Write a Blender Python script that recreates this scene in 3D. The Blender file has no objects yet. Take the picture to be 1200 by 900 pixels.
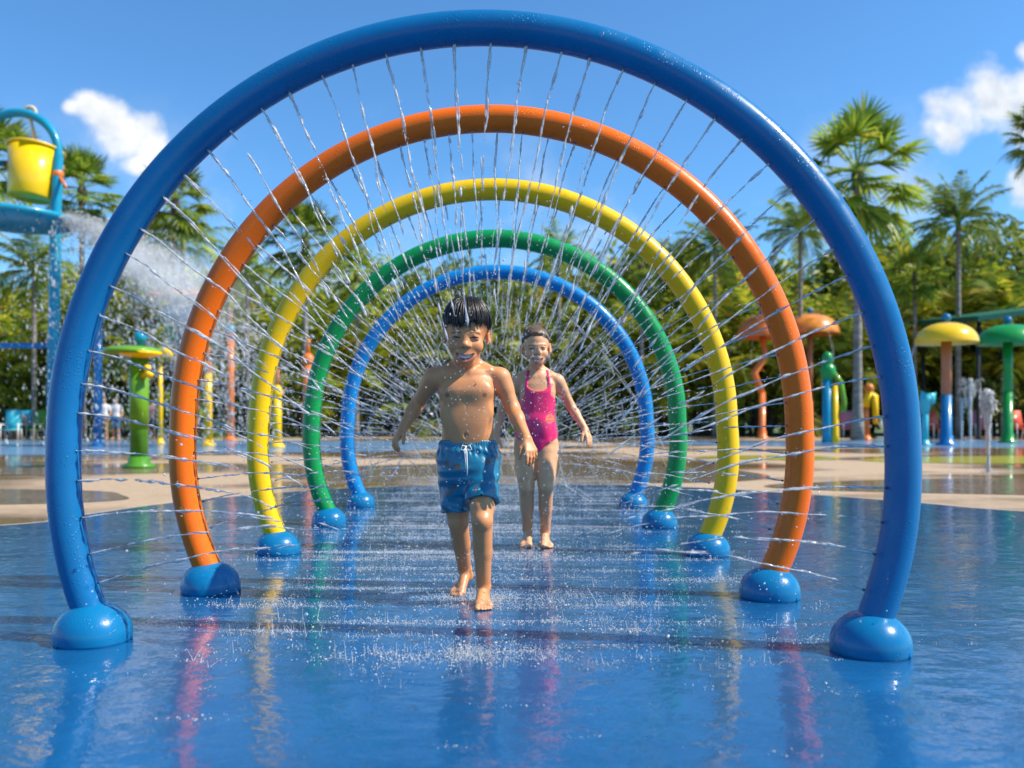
import bpy, math, random
import numpy as np
from mathutils import Vector, Matrix

scene = bpy.context.scene
COL = scene.collection
PI = math.pi
HY, FPX, CAMH = 494.0, 1000.0, 0.73        # horizon row, focal length in px of the 1200 px frame, eye height


def P(x, y, Y):
    """point at depth Y seen at pixel x, y"""
    return Vector(((x - 600) / FPX * Y, Y, CAMH + (HY - y) / FPX * Y))


def GY(y):
    return CAMH * FPX / (y - HY)


def G(x, y):
    """ground point seen at pixel x, y"""
    Y = GY(y)
    return Vector(((x - 600) / FPX * Y, Y, 0.0))


# ------------------------------------------------------------------ mesh helpers
class MB:
    def __init__(self):
        self.v = []; self.f = []; self.mi = []; self.m = 0

    def add(self, vs, fs):
        n = len(self.v)
        self.v.extend([tuple(p) for p in vs])
        for f in fs:
            self.f.append(tuple(i + n for i in f)); self.mi.append(self.m)

    def tube(self, pts, radii, sides=12, cap=True, close=False):
        pts = [Vector(p) for p in pts]
        n = len(pts)
        if not hasattr(radii, '__len__'):
            radii = [radii] * n
        vs, fs = [], []
        up = None
        for i in range(n):
            if close:
                t = pts[(i + 1) % n] - pts[i - 1]
            else:
                t = pts[min(i + 1, n - 1)] - pts[max(i - 1, 0)]
            t.normalize()
            if up is None:
                ref = Vector((0, 0, 1)) if abs(t.z) < 0.9 else Vector((0, 1, 0))
                up = t.cross(ref).normalized()
            else:
                up = (up - t * up.dot(t))
                if up.length < 1e-6:
                    up = t.orthogonal()
                up.normalize()
            w = t.cross(up)
            for k in range(sides):
                a = 2 * PI * k / sides
                vs.append(pts[i] + (up * math.cos(a) + w * math.sin(a)) * radii[i])
        m = n if close else n - 1
        for i in range(m):
            j = (i + 1) % n
            for k in range(sides):
                l = (k + 1) % sides
                fs.append((i * sides + k, i * sides + l, j * sides + l, j * sides + k))
        if cap and not close:
            fs.append(tuple(range(sides))[::-1])
            fs.append(tuple((n - 1) * sides + k for k in range(sides)))
        self.add(vs, fs)

    def lathe(self, prof, c=(0, 0, 0), segs=32, M=None):
        """prof: list of (r, z) from bottom to top"""
        c = Vector(c); vs, fs = [], []
        n = len(prof)
        for r, z in prof:
            for k in range(segs):
                a = 2 * PI * k / segs
                p = Vector((r * math.cos(a), r * math.sin(a), z))
                if M is not None:
                    p = M @ p
                vs.append(p + c)
        for i in range(n - 1):
            for k in range(segs):
                l = (k + 1) % segs
                fs.append((i * segs + k, i * segs + l, (i + 1) * segs + l, (i + 1) * segs + k))
        fs.append(tuple(range(segs))[::-1])
        fs.append(tuple((n - 1) * segs + k for k in range(segs)))
        self.add(vs, fs)

    def box(self, c, s, rz=0.0, M=None):
        c = Vector(c); hx, hy, hz = s[0] / 2, s[1] / 2, s[2] / 2
        R = Matrix.Rotation(rz, 3, 'Z') if M is None else M
        vs = [R @ Vector((x, y, z)) + c for x in (-hx, hx) for y in (-hy, hy) for z in (-hz, hz)]
        self.add(vs, [(0, 1, 3, 2), (4, 6, 7, 5), (0, 4, 5, 1), (2, 3, 7, 6), (0, 2, 6, 4), (1, 5, 7, 3)])

    def ball(self, c, r, segs=16, rings=10, sc=(1, 1, 1)):
        prof = []
        c = Vector(c)
        vs, fs = [c + Vector((0, 0, -r * sc[2]))], []
        for i in range(1, rings):
            a = PI * i / rings
            for k in range(segs):
                b = 2 * PI * k / segs
                vs.append(c + Vector((r * math.sin(a) * math.cos(b) * sc[0], r * math.sin(a) * math.sin(b) * sc[1], -r * math.cos(a) * sc[2])))
        vs.append(c + Vector((0, 0, r * sc[2])))
        for k in range(segs):
            fs.append((0, 1 + (k + 1) % segs, 1 + k))
        for i in range(rings - 2):
            for k in range(segs):
                l = (k + 1) % segs
                fs.append((1 + i * segs + k, 1 + i * segs + l, 1 + (i + 1) * segs + l, 1 + (i + 1) * segs + k))
        t = len(vs) - 1
        for k in range(segs):
            fs.append((1 + (rings - 2) * segs + k, 1 + (rings - 2) * segs + (k + 1) % segs, t))
        self.add(vs, fs)

    def build(self, name, mat, parent=None, smooth=True, origin=None):
        me = bpy.data.meshes.new(name)
        o0 = Vector(origin) if origin is not None else Vector((0, 0, 0))
        v = np.array(self.v, dtype=np.float64).reshape(-1, 3) - np.array(o0)
        me.from_pydata(v.tolist(), [], self.f)
        mats = mat if isinstance(mat, (list, tuple)) else [mat]
        for m in mats:
            me.materials.append(m)
        if len(mats) > 1:
            me.polygons.foreach_set('material_index', self.mi)
        if smooth:
            me.polygons.foreach_set('use_smooth', [True] * len(me.polygons))
        me.update()
        o = bpy.data.objects.new(name, me)
        COL.objects.link(o)
        if parent is not None:
            o.parent = parent
        if origin is not None:
            o.location = o0
        return o


def np_mesh(name, V, Q, mat, parent=None, smooth=True, colors=None):
    """V: n x 3 array, Q: m x k array of faces with k corners each"""
    me = bpy.data.meshes.new(name)
    V = np.asarray(V, dtype=np.float32); Q = np.asarray(Q, dtype=np.int32)
    k = Q.shape[1]
    me.vertices.add(len(V)); me.vertices.foreach_set('co', V.ravel())
    me.loops.add(Q.size); me.loops.foreach_set('vertex_index', Q.ravel())
    me.polygons.add(len(Q))
    me.polygons.foreach_set('loop_start', np.arange(0, Q.size, k, dtype=np.int32))
    try:
        me.polygons.foreach_set('loop_total', np.full(len(Q), k, dtype=np.int32))
    except Exception:
        pass
    me.update(calc_edges=True)
    me.validate()
    if smooth:
        me.polygons.foreach_set('use_smooth', [True] * len(me.polygons))
    for m in (mat if isinstance(mat, (list, tuple)) else [mat]):
        me.materials.append(m)
    if colors is not None:
        at = me.color_attributes.new('Col', 'FLOAT_COLOR', 'POINT')
        c4 = np.ones((len(V), 4), dtype=np.float32); c4[:, :3] = colors
        at.data.foreach_set('color', c4.ravel())
    o = bpy.data.objects.new(name, me)
    COL.objects.link(o)
    if parent is not None:
        o.parent = parent
    return o


def tag(o, label, cat, group=None, kind=None):
    if label: o['label'] = label
    if cat: o['category'] = cat
    if group: o['group'] = group
    if kind: o['kind'] = kind
    return o


def empty(name, loc, label, cat, group=None, rz=0.0):
    o = bpy.data.objects.new(name, None)
    o.empty_display_size = 0.1
    COL.objects.link(o); o.location = loc; o.rotation_euler = (0, 0, rz)
    return tag(o, label, cat, group)


def dup(root, loc, rz=0.0, sc=1.0, label=None, group=None):
    r = root.copy(); COL.objects.link(r)
    r.location = loc; r.rotation_euler = (0, 0, rz); r.scale = (sc, sc, sc) if not hasattr(sc, '__len__') else sc
    if label: r['label'] = label
    if group: r['group'] = group
    for ch in list(root.children):
        c = ch.copy(); COL.objects.link(c); c.parent = r
        for g in list(ch.children):
            d = g.copy(); COL.objects.link(d); d.parent = c
    return r


# ------------------------------------------------------------------ materials
def new_mat(name):
    m = bpy.data.materials.new(name); m.use_nodes = True
    nt = m.node_tree
    return m, nt, nt.nodes.get('Principled BSDF'), nt.nodes.get('Material Output')


def N(nt, typ, **kw):
    n = nt.nodes.new(typ)
    for k, v in kw.items():
        if k.startswith('i_'):
            n.inputs[k[2:].replace('_', ' ')].default_value = v
        else:
            setattr(n, k, v)
    return n


def noise(nt, scale, detail=4, rough=0.55, coord='Object', vec_scale=None):
    tc = N(nt, 'ShaderNodeTexCoord')
    nz = N(nt, 'ShaderNodeTexNoise')
    nz.inputs['Scale'].default_value = scale; nz.inputs['Detail'].default_value = detail
    nz.inputs['Roughness'].default_value = rough
    if vec_scale:
        mp = N(nt, 'ShaderNodeMapping'); mp.inputs['Scale'].default_value = vec_scale
        nt.links.new(tc.outputs[coord], mp.inputs[0]); nt.links.new(mp.outputs[0], nz.inputs['Vector'])
    else:
        nt.links.new(tc.outputs[coord], nz.inputs['Vector'])
    return nz


def ramp(nt, src, stops):
    r = N(nt, 'ShaderNodeValToRGB')
    el = r.color_ramp.elements
    while len(el) < len(stops):
        el.new(0.5)
    for e, (p, c) in zip(el, stops):
        e.position = p; e.color = (c[0], c[1], c[2], 1) if hasattr(c, '__len__') else (c, c, c, 1)
    nt.links.new(src, r.inputs[0])
    return r


def bump(nt, src, strength, dist, prev=None):
    b = N(nt, 'ShaderNodeBump'); b.inputs['Strength'].default_value = strength; b.inputs['Distance'].default_value = dist
    nt.links.new(src, b.inputs['Height'])
    if prev is not None:
        nt.links.new(prev.outputs[0], b.inputs['Normal'])
    return b


def paint(name, col, rough=0.22, var=0.12, coat=0.4, wet=0.0):
    m, nt, b, out = new_mat(name)
    nz = noise(nt, 3.0, 5)
    c2 = tuple(min(1, c * (1 + var) + 0.01 * var) for c in col); c1 = tuple(c * (1 - var) for c in col)
    r = ramp(nt, nz.outputs[0], [(0.3, c1), (0.7, c2)])
    nt.links.new(r.outputs[0], b.inputs['Base Color'])
    # faint scuffs and lime marks
    ns = noise(nt, 26.0, 8, 0.75, vec_scale=(1, 1, 0.35)); ms = ramp(nt, ns.outputs[0], [(0.66, 0.0), (0.74, 0.22)])
    sc_ = N(nt, 'ShaderNodeMix', data_type='RGBA'); nt.links.new(ms.outputs[0], sc_.inputs[0]); nt.links.new(r.outputs[0], sc_.inputs[6])
    sc_.inputs[7].default_value = (0.45, 0.48, 0.50, 1); nt.links.new(sc_.outputs[2], b.inputs['Base Color'])
    nr = noise(nt, 14.0, 6, 0.65)
    rr = ramp(nt, nr.outputs[0], [(0.35, rough * 0.7), (0.7, rough * 1.5)])
    nt.links.new(rr.outputs[0], b.inputs['Roughness'])
    b.inputs['Specular IOR Level'].default_value = 0.28
    b.inputs['Coat Weight'].default_value = coat; b.inputs['Coat Roughness'].default_value = 0.07
    n2 = noise(nt, 60, 3)
    bp = bump(nt, n2.outputs[0], 0.06, 0.004)
    if wet:
        # beads of water standing on the paint
        tc = N(nt, 'ShaderNodeTexCoord')
        vo = N(nt, 'ShaderNodeTexVoronoi'); vo.inputs['Scale'].default_value = 95; vo.inputs['Randomness'].default_value = 1
        nt.links.new(tc.outputs['Object'], vo.inputs['Vector'])
        dr = ramp(nt, vo.outputs['Distance'], [(0.05, 1.0), (0.30, 0.0)])
        pn = noise(nt, 8, 3); pm = ramp(nt, pn.outputs[0], [(0.5, 0.0), (0.62, 1.0)])
        mu = N(nt, 'ShaderNodeMath', operation='MULTIPLY')
        nt.links.new(dr.outputs[0], mu.inputs[0]); nt.links.new(pm.outputs[0], mu.inputs[1])
        bp = bump(nt, mu.outputs[0], 0.5 * wet, 0.004, bp)
    nt.links.new(bp.outputs[0], b.inputs['Normal'])
    return m


M = {}
M['front_blue'] = paint('deep_blue_paint', (0.002, 0.125, 0.31), 0.3, 0.10, 0.12, 1)
M['orange'] = paint('orange_paint', (0.86, 0.145, 0.001), 0.3, 0.08, 0.12, 1)
M['yellow'] = paint('yellow_paint', (0.84, 0.50, 0.001), 0.3, 0.06, 0.12, 1)
M['green'] = paint('green_paint', (0.003, 0.26, 0.06), 0.3, 0.10, 0.12, 1)
M['sky_blue'] = paint('sky_blue_paint', (0.003, 0.20, 0.50), 0.3, 0.10, 0.12, 1)
M['base_blue'] = paint('base_blue_paint', (0.003, 0.145, 0.32), 0.25, 0.10, 0.25, 1)
M['teal'] = paint('teal_paint', (0.006, 0.24, 0.38), 0.3, 0.10, 0.3)
M['aqua'] = paint('aqua_paint', (0.05, 0.45, 0.55), 0.3, 0.12, 0.3)
M['bucket_yellow'] = paint('bucket_yellow_paint', (0.82, 0.52, 0.005), 0.25, 0.05, 0.5)
M['lime'] = paint('lime_paint', (0.12, 0.28, 0.010), 0.3, 0.25, 0.3)
M['leaf_green'] = paint('leaf_green_paint', (0.06, 0.21, 0.012), 0.3, 0.25, 0.3)
M['far_green'] = paint('far_green_paint', (0.01, 0.26, 0.05), 0.3, 0.10, 0.3)
M['far_orange'] = paint('far_orange_paint', (0.62, 0.17, 0.03), 0.3, 0.15, 0.3)
M['coral'] = paint('coral_paint', (0.70, 0.17, 0.035), 0.35, 0.15, 0.2)
M['brown_orange'] = paint('worn_orange_paint', (0.42, 0.16, 0.08), 0.4, 0.15, 0.1)
M['red'] = paint('red_paint', (0.60, 0.08, 0.03), 0.35, 0.15, 0.2)
M['canopy'] = paint('coral_and_green_paint', (0.58, 0.20, 0.03), 0.35, 0.4, 0.2)
M['pole_blue'] = paint('pole_blue_paint', (0.006, 0.15, 0.38), 0.3, 0.10, 0.3)
M['dark_teal'] = paint('dark_teal_paint', (0.01, 0.14, 0.16), 0.35, 0.15, 0.2)
M['roof_green'] = paint('roof_green_paint', (0.01, 0.10, 0.06), 0.5, 0.15, 0.0)
M['dark_metal'] = paint('dark_metal', (0.03, 0.03, 0.035), 0.5, 0.15, 0.0)
M['nozzle'] = paint('nozzle_metal', (0.06, 0.10, 0.16), 0.35, 0.15, 0.2)
M['white_cloth'] = paint('white_cloth', (0.75, 0.74, 0.72), 0.8, 0.06, 0.0)
M['pink_cloth'] = paint('pink_cloth', (0.6, 0.2, 0.25), 0.8, 0.06, 0.0)
M['navy_cloth'] = paint('navy_cloth', (0.03, 0.05, 0.12), 0.8, 0.06, 0.0)
M['rope'] = paint('rope_fibre', (0.55, 0.45, 0.30), 0.8, 0.2, 0.0)


def water_mat(name, white, clear, em=0):
    """thin broken water: see-through, refracting, and white where it is full of air"""
    m, nt, b, out = new_mat(name)
    nt.nodes.remove(b)
    tr = N(nt, 'ShaderNodeBsdfTransparent'); tr.inputs[0].default_value = (0.97, 0.985, 1, 1)
    rf = N(nt, 'ShaderNodeBsdfRefraction'); rf.inputs['IOR'].default_value = 1.33; rf.inputs['Roughness'].default_value = 0.02
    df = N(nt, 'ShaderNodeBsdfDiffuse'); df.inputs[0].default_value = (0.98, 0.98, 0.98, 1)
    tl = N(nt, 'ShaderNodeBsdfTranslucent'); tl.inputs[0].default_value = (0.98, 0.98, 0.98, 1)
    gl = N(nt, 'ShaderNodeBsdfGlossy'); gl.inputs['Roughness'].default_value = 0.08
    w = N(nt, 'ShaderNodeMixShader'); w.inputs[0].default_value = 0.5
    nt.links.new(df.outputs[0], w.inputs[1]); nt.links.new(tl.outputs[0], w.inputs[2])
    a = N(nt, 'ShaderNodeMixShader'); a.inputs[0].default_value = clear
    nt.links.new(rf.outputs[0], a.inputs[1]); nt.links.new(tr.outputs[0], a.inputs[2])
    c = N(nt, 'ShaderNodeMixShader')
    nz = noise(nt, 45, 3)
    rr = ramp(nt, nz.outputs[0], [(0.35, white * 0.35), (0.65, min(1, white * 1.55))])
    nt.links.new(rr.outputs[0], c.inputs[0])
    nt.links.new(a.outputs[0], c.inputs[1]); nt.links.new(w.outputs[0], c.inputs[2])
    fr = N(nt, 'ShaderNodeFresnel'); fr.inputs[0].default_value = 1.38
    d = N(nt, 'ShaderNodeMixShader')
    nt.links.new(fr.outputs[0], d.inputs[0]); nt.links.new(c.outputs[0], d.inputs[1]); nt.links.new(gl.outputs[0], d.inputs[2])
    nt.links.new(d.outputs[0], out.inputs[0])
    return m


M['jet'] = water_mat('jet_water', 0.86, 1.0)
M['drop'] = water_mat('drop_water', 0.64, 0.97)
M['foam'] = water_mat('foam_water', 2.0, 1.0)


def leaf_mat(name, stops, trans=0.35, rough=0.45):
    m, nt, b, out = new_mat(name)
    ge = N(nt, 'ShaderNodeNewGeometry')
    r = ramp(nt, ge.outputs['Random Per Island'], stops)
    oi = N(nt, 'ShaderNodeObjectInfo')
    hs = N(nt, 'ShaderNodeHueSaturation')
    mr = N(nt, 'ShaderNodeMapRange'); mr.inputs[3].default_value = 0.75; mr.inputs[4].default_value = 1.25
    nt.links.new(oi.outputs['Random'], mr.inputs[0]); nt.links.new(mr.outputs[0], hs.inputs['Value'])
    nt.links.new(r.outputs[0], hs.inputs['Color'])
    nt.links.new(hs.outputs[0], b.inputs['Base Color'])
    b.inputs['Roughness'].default_value = rough
    tl = N(nt, 'ShaderNodeBsdfTranslucent'); nt.links.new(hs.outputs[0], tl.inputs[0])
    mx = N(nt, 'ShaderNodeMixShader'); mx.inputs[0].default_value = trans
    nt.links.new(b.outputs[0], mx.inputs[1]); nt.links.new(tl.outputs[0], mx.inputs[2])
    nt.links.new(mx.outputs[0], out.inputs[0])
    return m


M['palm_leaf'] = leaf_mat('palm_leaf', [(0.0, (0.06, 0.12, 0.016)), (0.45, (0.19, 0.30, 0.03)), (0.8, (0.36, 0.44, 0.04)), (1.0, (0.45, 0.40, 0.06))], 0.45)
M['areca_leaf'] = leaf_mat('areca_leaf', [(0.0, (0.06, 0.10, 0.015)), (0.4, (0.26, 0.35, 0.03)), (0.75, (0.54, 0.55, 0.035)), (0.93, (0.60, 0.50, 0.05)), (1.0, (0.50, 0.23, 0.04))], 0.45)
M['tree_leaf'] = leaf_mat('tree_leaf', [(0.0, (0.03, 0.06, 0.014)), (0.5, (0.17, 0.25, 0.025)), (0.85, (0.40, 0.44, 0.035)), (1.0, (0.42, 0.37, 0.06))], 0.35)


def bark(name, c1, c2, ring):
    m, nt, b, out = new_mat(name)
    nz = noise(nt, 3.0, 5, 0.6, vec_scale=(1, 1, ring))
    r = ramp(nt, nz.outputs[0], [(0.3, c1), (0.7, c2)])
    nt.links.new(r.outputs[0], b.inputs['Base Color']); b.inputs['Roughness'].default_value = 0.85
    bp = bump(nt, nz.outputs[0], 0.6, 0.05)
    nt.links.new(bp.outputs[0], b.inputs['Normal'])
    return m


M['palm_bark'] = bark('palm_bark', (0.13, 0.11, 0.09), (0.32, 0.29, 0.25), 3.0)
M['bark'] = bark('tree_bark', (0.06, 0.045, 0.03), (0.16, 0.12, 0.09), 0.4)

# ------------------------------------------------------------------ camera, sun, sky
cam = bpy.data.cameras.new('camera'); cam_o = bpy.data.objects.new('camera', cam); COL.objects.link(cam_o)
cam_o.location = (0, 0, CAMH); cam_o.rotation_euler = (PI / 2, 0, 0)
cam.sensor_width = 36; cam.lens = 30.0; cam.shift_y = (HY - 450) / 1200
cam.clip_start = 0.05; cam.clip_end = 2000
cam.dof.use_dof = True; cam.dof.focus_distance = 3.5; cam.dof.aperture_fstop = 2.1
scene.camera = cam_o

SUN_EL, SUN_AZ = math.radians(47), math.radians(101.5)     # azimuth clockwise from +Y
sd = Vector((math.sin(SUN_AZ) * math.cos(SUN_EL), math.cos(SUN_AZ) * math.cos(SUN_EL), math.sin(SUN_EL)))
sun = bpy.data.lights.new('sun', 'SUN'); sun.energy = 4.8; sun.angle = math.radians(0.5); sun.color = (1.0, 0.93, 0.82)
sun_o = bpy.data.objects.new('sun', sun); COL.objects.link(sun_o)
sun_o.rotation_euler = (-sd).to_track_quat('-Z', 'Y').to_euler(); sun_o.location = (20, -4, 30)

world = bpy.data.worlds.new('World'); scene.world = world; world.use_nodes = True
wt = world.node_tree; wt.nodes.clear()
wo = N(wt, 'ShaderNodeOutputWorld'); bg = N(wt, 'ShaderNodeBackground'); bg.inputs[1].default_value = 0.100
sky = N(wt, 'ShaderNodeTexSky', sky_type='NISHITA'); sky.sun_disc = False
sky.sun_elevation = SUN_EL; sky.sun_rotation = SUN_AZ; sky.air_density = 1.0; sky.dust_density = 0.4; sky.ozone_density = 2.2
tc = N(wt, 'ShaderNodeTexCoord'); sp = N(wt, 'ShaderNodeSeparateXYZ'); wt.links.new(tc.outputs['Generated'], sp.inputs[0])


def wm(op, a, b=None, c=None, clamp=False):
    n = N(wt, 'ShaderNodeMath', operation=op, use_clamp=clamp)
    for i, s in enumerate((a, b, c)):
        if s is None: continue
        if isinstance(s, (int, float)): n.inputs[i].default_value = s
        else: wt.links.new(s, n.inputs[i])
    return n.outputs[0]


yy = wm('MAXIMUM', sp.outputs[1], 0.08)
U = wm('DIVIDE', sp.outputs[0], yy); V_ = wm('DIVIDE', sp.outputs[2], yy)
cv = N(wt, 'ShaderNodeCombineXYZ'); wt.links.new(U, cv.inputs[0]); wt.links.new(V_, cv.inputs[1])
n1 = N(wt, 'ShaderNodeTexNoise'); n1.inputs['Scale'].default_value = 14; n1.inputs['Detail'].default_value = 8; n1.inputs['Roughness'].default_value = 0.58
wt.links.new(cv.outputs[0], n1.inputs['Vector'])
n2 = N(wt, 'ShaderNodeTexNoise'); n2.inputs['Scale'].default_value = 5; n2.inputs['Detail'].default_value = 6; n2.inputs['Roughness'].default_value = 0.6
wt.links.new(cv.outputs[0], n2.inputs['Vector'])
CLOUDS = [(104, 122, 30, 22), (128, 138, 44, 30), (152, 152, 44, 34), (178, 172, 26, 26), (172, 194, 30, 16), (84, 124, 16, 12),
          (1128, 128, 50, 42), (1165, 115, 50, 46), (1205, 120, 50, 60), (1112, 152, 36, 24), (1200, 62, 16, 18), (1204, 215, 26, 26)]
field = None
for cx, cy, rx, ry in CLOUDS:
    dx = wm('MULTIPLY', wm('SUBTRACT', U, (cx - 600) / 1000), 1000 / rx)
    dy = wm('MULTIPLY', wm('SUBTRACT', V_, (HY - cy) / 1000), 1000 / ry)
    g = wm('SUBTRACT', 1.0, wm('SQRT', wm('ADD', wm('MULTIPLY', dx, dx), wm('MULTIPLY', dy, dy))))
    field = g if field is None else wm('SMOOTH_MAX', field, g, 0.25)
dens = wm('ADD', wm('ADD', field, 0.08), wm('MULTIPLY', wm('SUBTRACT', n1.outputs[0], 0.5), 2.4))
mask = N(wt, 'ShaderNodeMapRange', interpolation_type='SMOOTHSTEP'); mask.inputs[1].default_value = 0.0; mask.inputs[2].default_value = 0.8
wt.links.new(dens, mask.inputs[0])
mask_o = wm('MULTIPLY', mask.outputs[0], 0.93)
# thin veil of cloud low in the sky
band = N(wt, 'ShaderNodeMapRange', interpolation_type='SMOOTHSTEP'); band.inputs[1].default_value = 0.42; band.inputs[2].default_value = 0.12
wt.links.new(V_, band.inputs[0])
veil = N(wt, 'ShaderNodeMapRange', interpolation_type='SMOOTHSTEP'); veil.inputs[1].default_value = 0.46; veil.inputs[2].default_value = 0.72; veil.inputs[4].default_value = 0.75
wt.links.new(n2.outputs[0], veil.inputs[0])
veil_o = wm('MULTIPLY', veil.outputs[0], band.outputs[0])
allm = wm('MAXIMUM', mask_o, veil_o)
n3 = N(wt, 'ShaderNodeTexNoise'); n3.inputs['Scale'].default_value = 20; n3.inputs['Detail'].default_value = 5
of = N(wt, 'ShaderNodeVectorMath', operation='ADD'); of.inputs[1].default_value = (0.012, 0.010, 0)
wt.links.new(cv.outputs[0], of.inputs[0]); wt.links.new(of.outputs[0], n3.inputs['Vector'])
cr = ramp(wt, n3.outputs[0], [(0.30, (4.4, 4.9, 5.5)), (0.58, (7.2, 7.2, 7.2))])
tint = N(wt, 'ShaderNodeMix', data_type='RGBA'); tint.blend_type = 'MULTIPLY'; tint.inputs[0].default_value = 1.0; tint.inputs[7].default_value = (0.60, 1.04, 1.36, 1)
wt.links.new(sky.outputs[0], tint.inputs[6])
mx = N(wt, 'ShaderNodeMix', data_type='RGBA')
wt.links.new(allm, mx.inputs[0]); wt.links.new(tint.outputs[2], mx.inputs[6]); wt.links.new(cr.outputs[0], mx.inputs[7])
wt.links.new(mx.outputs[2], bg.inputs[0]); wt.links.new(bg.outputs[0], wo.inputs[0])

scene.view_settings.view_transform = 'Standard'; scene.view_settings.look = 'None'
scene.view_settings.exposure = 0.62; scene.view_settings.gamma = 1.0
scene.render.engine = 'CYCLES'
cy = scene.cycles
cy.use_denoising = True
try: cy.denoiser = 'OPENIMAGEDENOISE'
except Exception: pass
cy.max_bounces = 10; cy.transparent_max_bounces = 24; cy.transmission_bounces = 8; cy.diffuse_bounces = 4; cy.glossy_bounces = 4
cy.caustics_reflective = False; cy.caustics_refractive = False
cy.sample_clamp_indirect = 6.0; cy.volume_bounces = 6
# ------------------------------------------------------------------ ground
def sheet(name, pts, z, mat, lab=None):
    mb = MB(); mb.add([(x, y, z) for x, y in pts], [tuple(range(len(pts)))])
    o = mb.build(name, mat, smooth=False); o['kind'] = 'structure'
    return o


def smooth_loop(ctrl, n=12):
    out = []
    m = len(ctrl)
    for i in range(m):
        p0, p1, p2, p3 = [Vector(ctrl[(i + k - 1) % m]) for k in range(4)]
        for j in range(n):
            t = j / n
            out.append(tuple(0.5 * ((2 * p1) + (-p0 + p2) * t + (2 * p0 - 5 * p1 + 4 * p2 - p3) * t * t + (-p0 + 3 * p1 - 3 * p2 + p3) * t ** 3)))
    return out


# wet and dry beige concrete
m, nt, b, out = new_mat('concrete_deck')
na = noise(nt, 0.35, 6, 0.6); nb = noise(nt, 9, 6, 0.6); nw = noise(nt, 0.22, 4, 0.5, vec_scale=(0.6, 0.9, 1))
c1 = ramp(nt, nb.outputs[0], [(0.25, (0.34, 0.235, 0.14)), (0.75, (0.48, 0.345, 0.215))])
wet = ramp(nt, nw.outputs[0], [(0.45, 0.0), (0.52, 1.0)])
mixc = N(nt, 'ShaderNodeMix', data_type='RGBA'); mixc.blend_type = 'MULTIPLY'
nt.links.new(wet.outputs[0], mixc.inputs[0]); nt.links.new(c1.outputs[0], mixc.inputs[6]); mixc.inputs[7].default_value = (0.66, 0.58, 0.48, 1)
nt.links.new(mixc.outputs[2], b.inputs['Base Color'])
rr = ramp(nt, wet.outputs[0], [(0.0, 0.75), (1.0, 0.18)]); nt.links.new(rr.outputs[0], b.inputs['Roughness'])
wm_ = N(nt, 'ShaderNodeMath', operation='MULTIPLY'); wm_.inputs[1].default_value = 0.6; nt.links.new(wet.outputs[0], wm_.inputs[0]); nt.links.new(wm_.outputs[0], b.inputs['Coat Weight']); b.inputs['Coat Roughness'].default_value = 0.04; b.inputs['Coat IOR'].default_value = 1.33
bp = bump(nt, nb.outputs[0], 0.12, 0.01); nt.links.new(bp.outputs[0], b.inputs['Normal'])
M['concrete'] = m
sheet('ground', [(-300, -40), (300, -40), (300, 500), (-300, 500)], 0.0, m)


def pad_mat(name, c_lo, c_hi, ripple, film=1.0):
    m, nt, b, out = new_mat(name)
    na = noise(nt, 1.3, 6, 0.6); nf = noise(nt, 160, 2, 0.5)
    cr_ = ramp(nt, na.outputs[0], [(0.3, c_lo), (0.7, c_hi)])
    sp_ = ramp(nt, nf.outputs[0], [(0.3, (0.80, 0.80, 0.80)), (0.7, (1.15, 1.15, 1.15))])
    mu = N(nt, 'ShaderNodeMix', data_type='RGBA'); mu.blend_type = 'MULTIPLY'; mu.inputs[0].default_value = 1
    nt.links.new(cr_.outputs[0], mu.inputs[6]); nt.links.new(sp_.outputs[0], mu.inputs[7])
    nt.links.new(mu.outputs[2], b.inputs['Base Color'])
    b.inputs['Roughness'].default_value = 0.45; b.inputs['Specular IOR Level'].default_value = 0.2
    b.inputs['Coat Weight'].default_value = film; b.inputs['Coat Roughness'].default_value = 0.025; b.inputs['Coat IOR'].default_value = 1.5
    # a thin moving film of water: broad swells, small ripples, pock marks of drops
    r1 = noise(nt, 2.6, 3, 0.5, vec_scale=(0.8, 1.3, 1)); r2 = noise(nt, 11, 4, 0.55, vec_scale=(0.8, 1.3, 1)); r3 = noise(nt, 46, 2, 0.5)
    tc_ = N(nt, 'ShaderNodeTexCoord')
    vo = N(nt, 'ShaderNodeTexVoronoi'); vo.inputs['Scale'].default_value = 13
    nt.links.new(tc_.outputs['Object'], vo.inputs['Vector'])
    ri = N(nt, 'ShaderNodeMath', operation='MULTIPLY'); ri.inputs[1].default_value = 46
    nt.links.new(vo.outputs['Distance'], ri.inputs[0])
    si = N(nt, 'ShaderNodeMath', operation='SINE'); nt.links.new(ri.outputs[0], si.inputs[0])
    fa = ramp(nt, vo.outputs['Distance'], [(0.0, 1.0), (0.42, 0.0)])
    pr = N(nt, 'ShaderNodeMath', operation='MULTIPLY'); nt.links.new(si.outputs[0], pr.inputs[0]); nt.links.new(fa.outputs[0], pr.inputs[1])
    b1 = bump(nt, r1.outputs[0], 1.0, 0.008 * ripple)
    b2 = bump(nt, r2.outputs[0], 1.0, 0.0028 * ripple, b1)
    b3 = bump(nt, r3.outputs[0], 1.0, 0.0003 * ripple, b2)
    b4 = bump(nt, pr.outputs[0], 1.0, 0.0005 * ripple, b3)
    nt.links.new(b4.outputs[0], b.inputs['Coat Normal'])
    bb = bump(nt, nf.outputs[0], 0.2, 0.002); nt.links.new(bb.outputs[0], b.inputs['Normal'])
    return m


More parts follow.
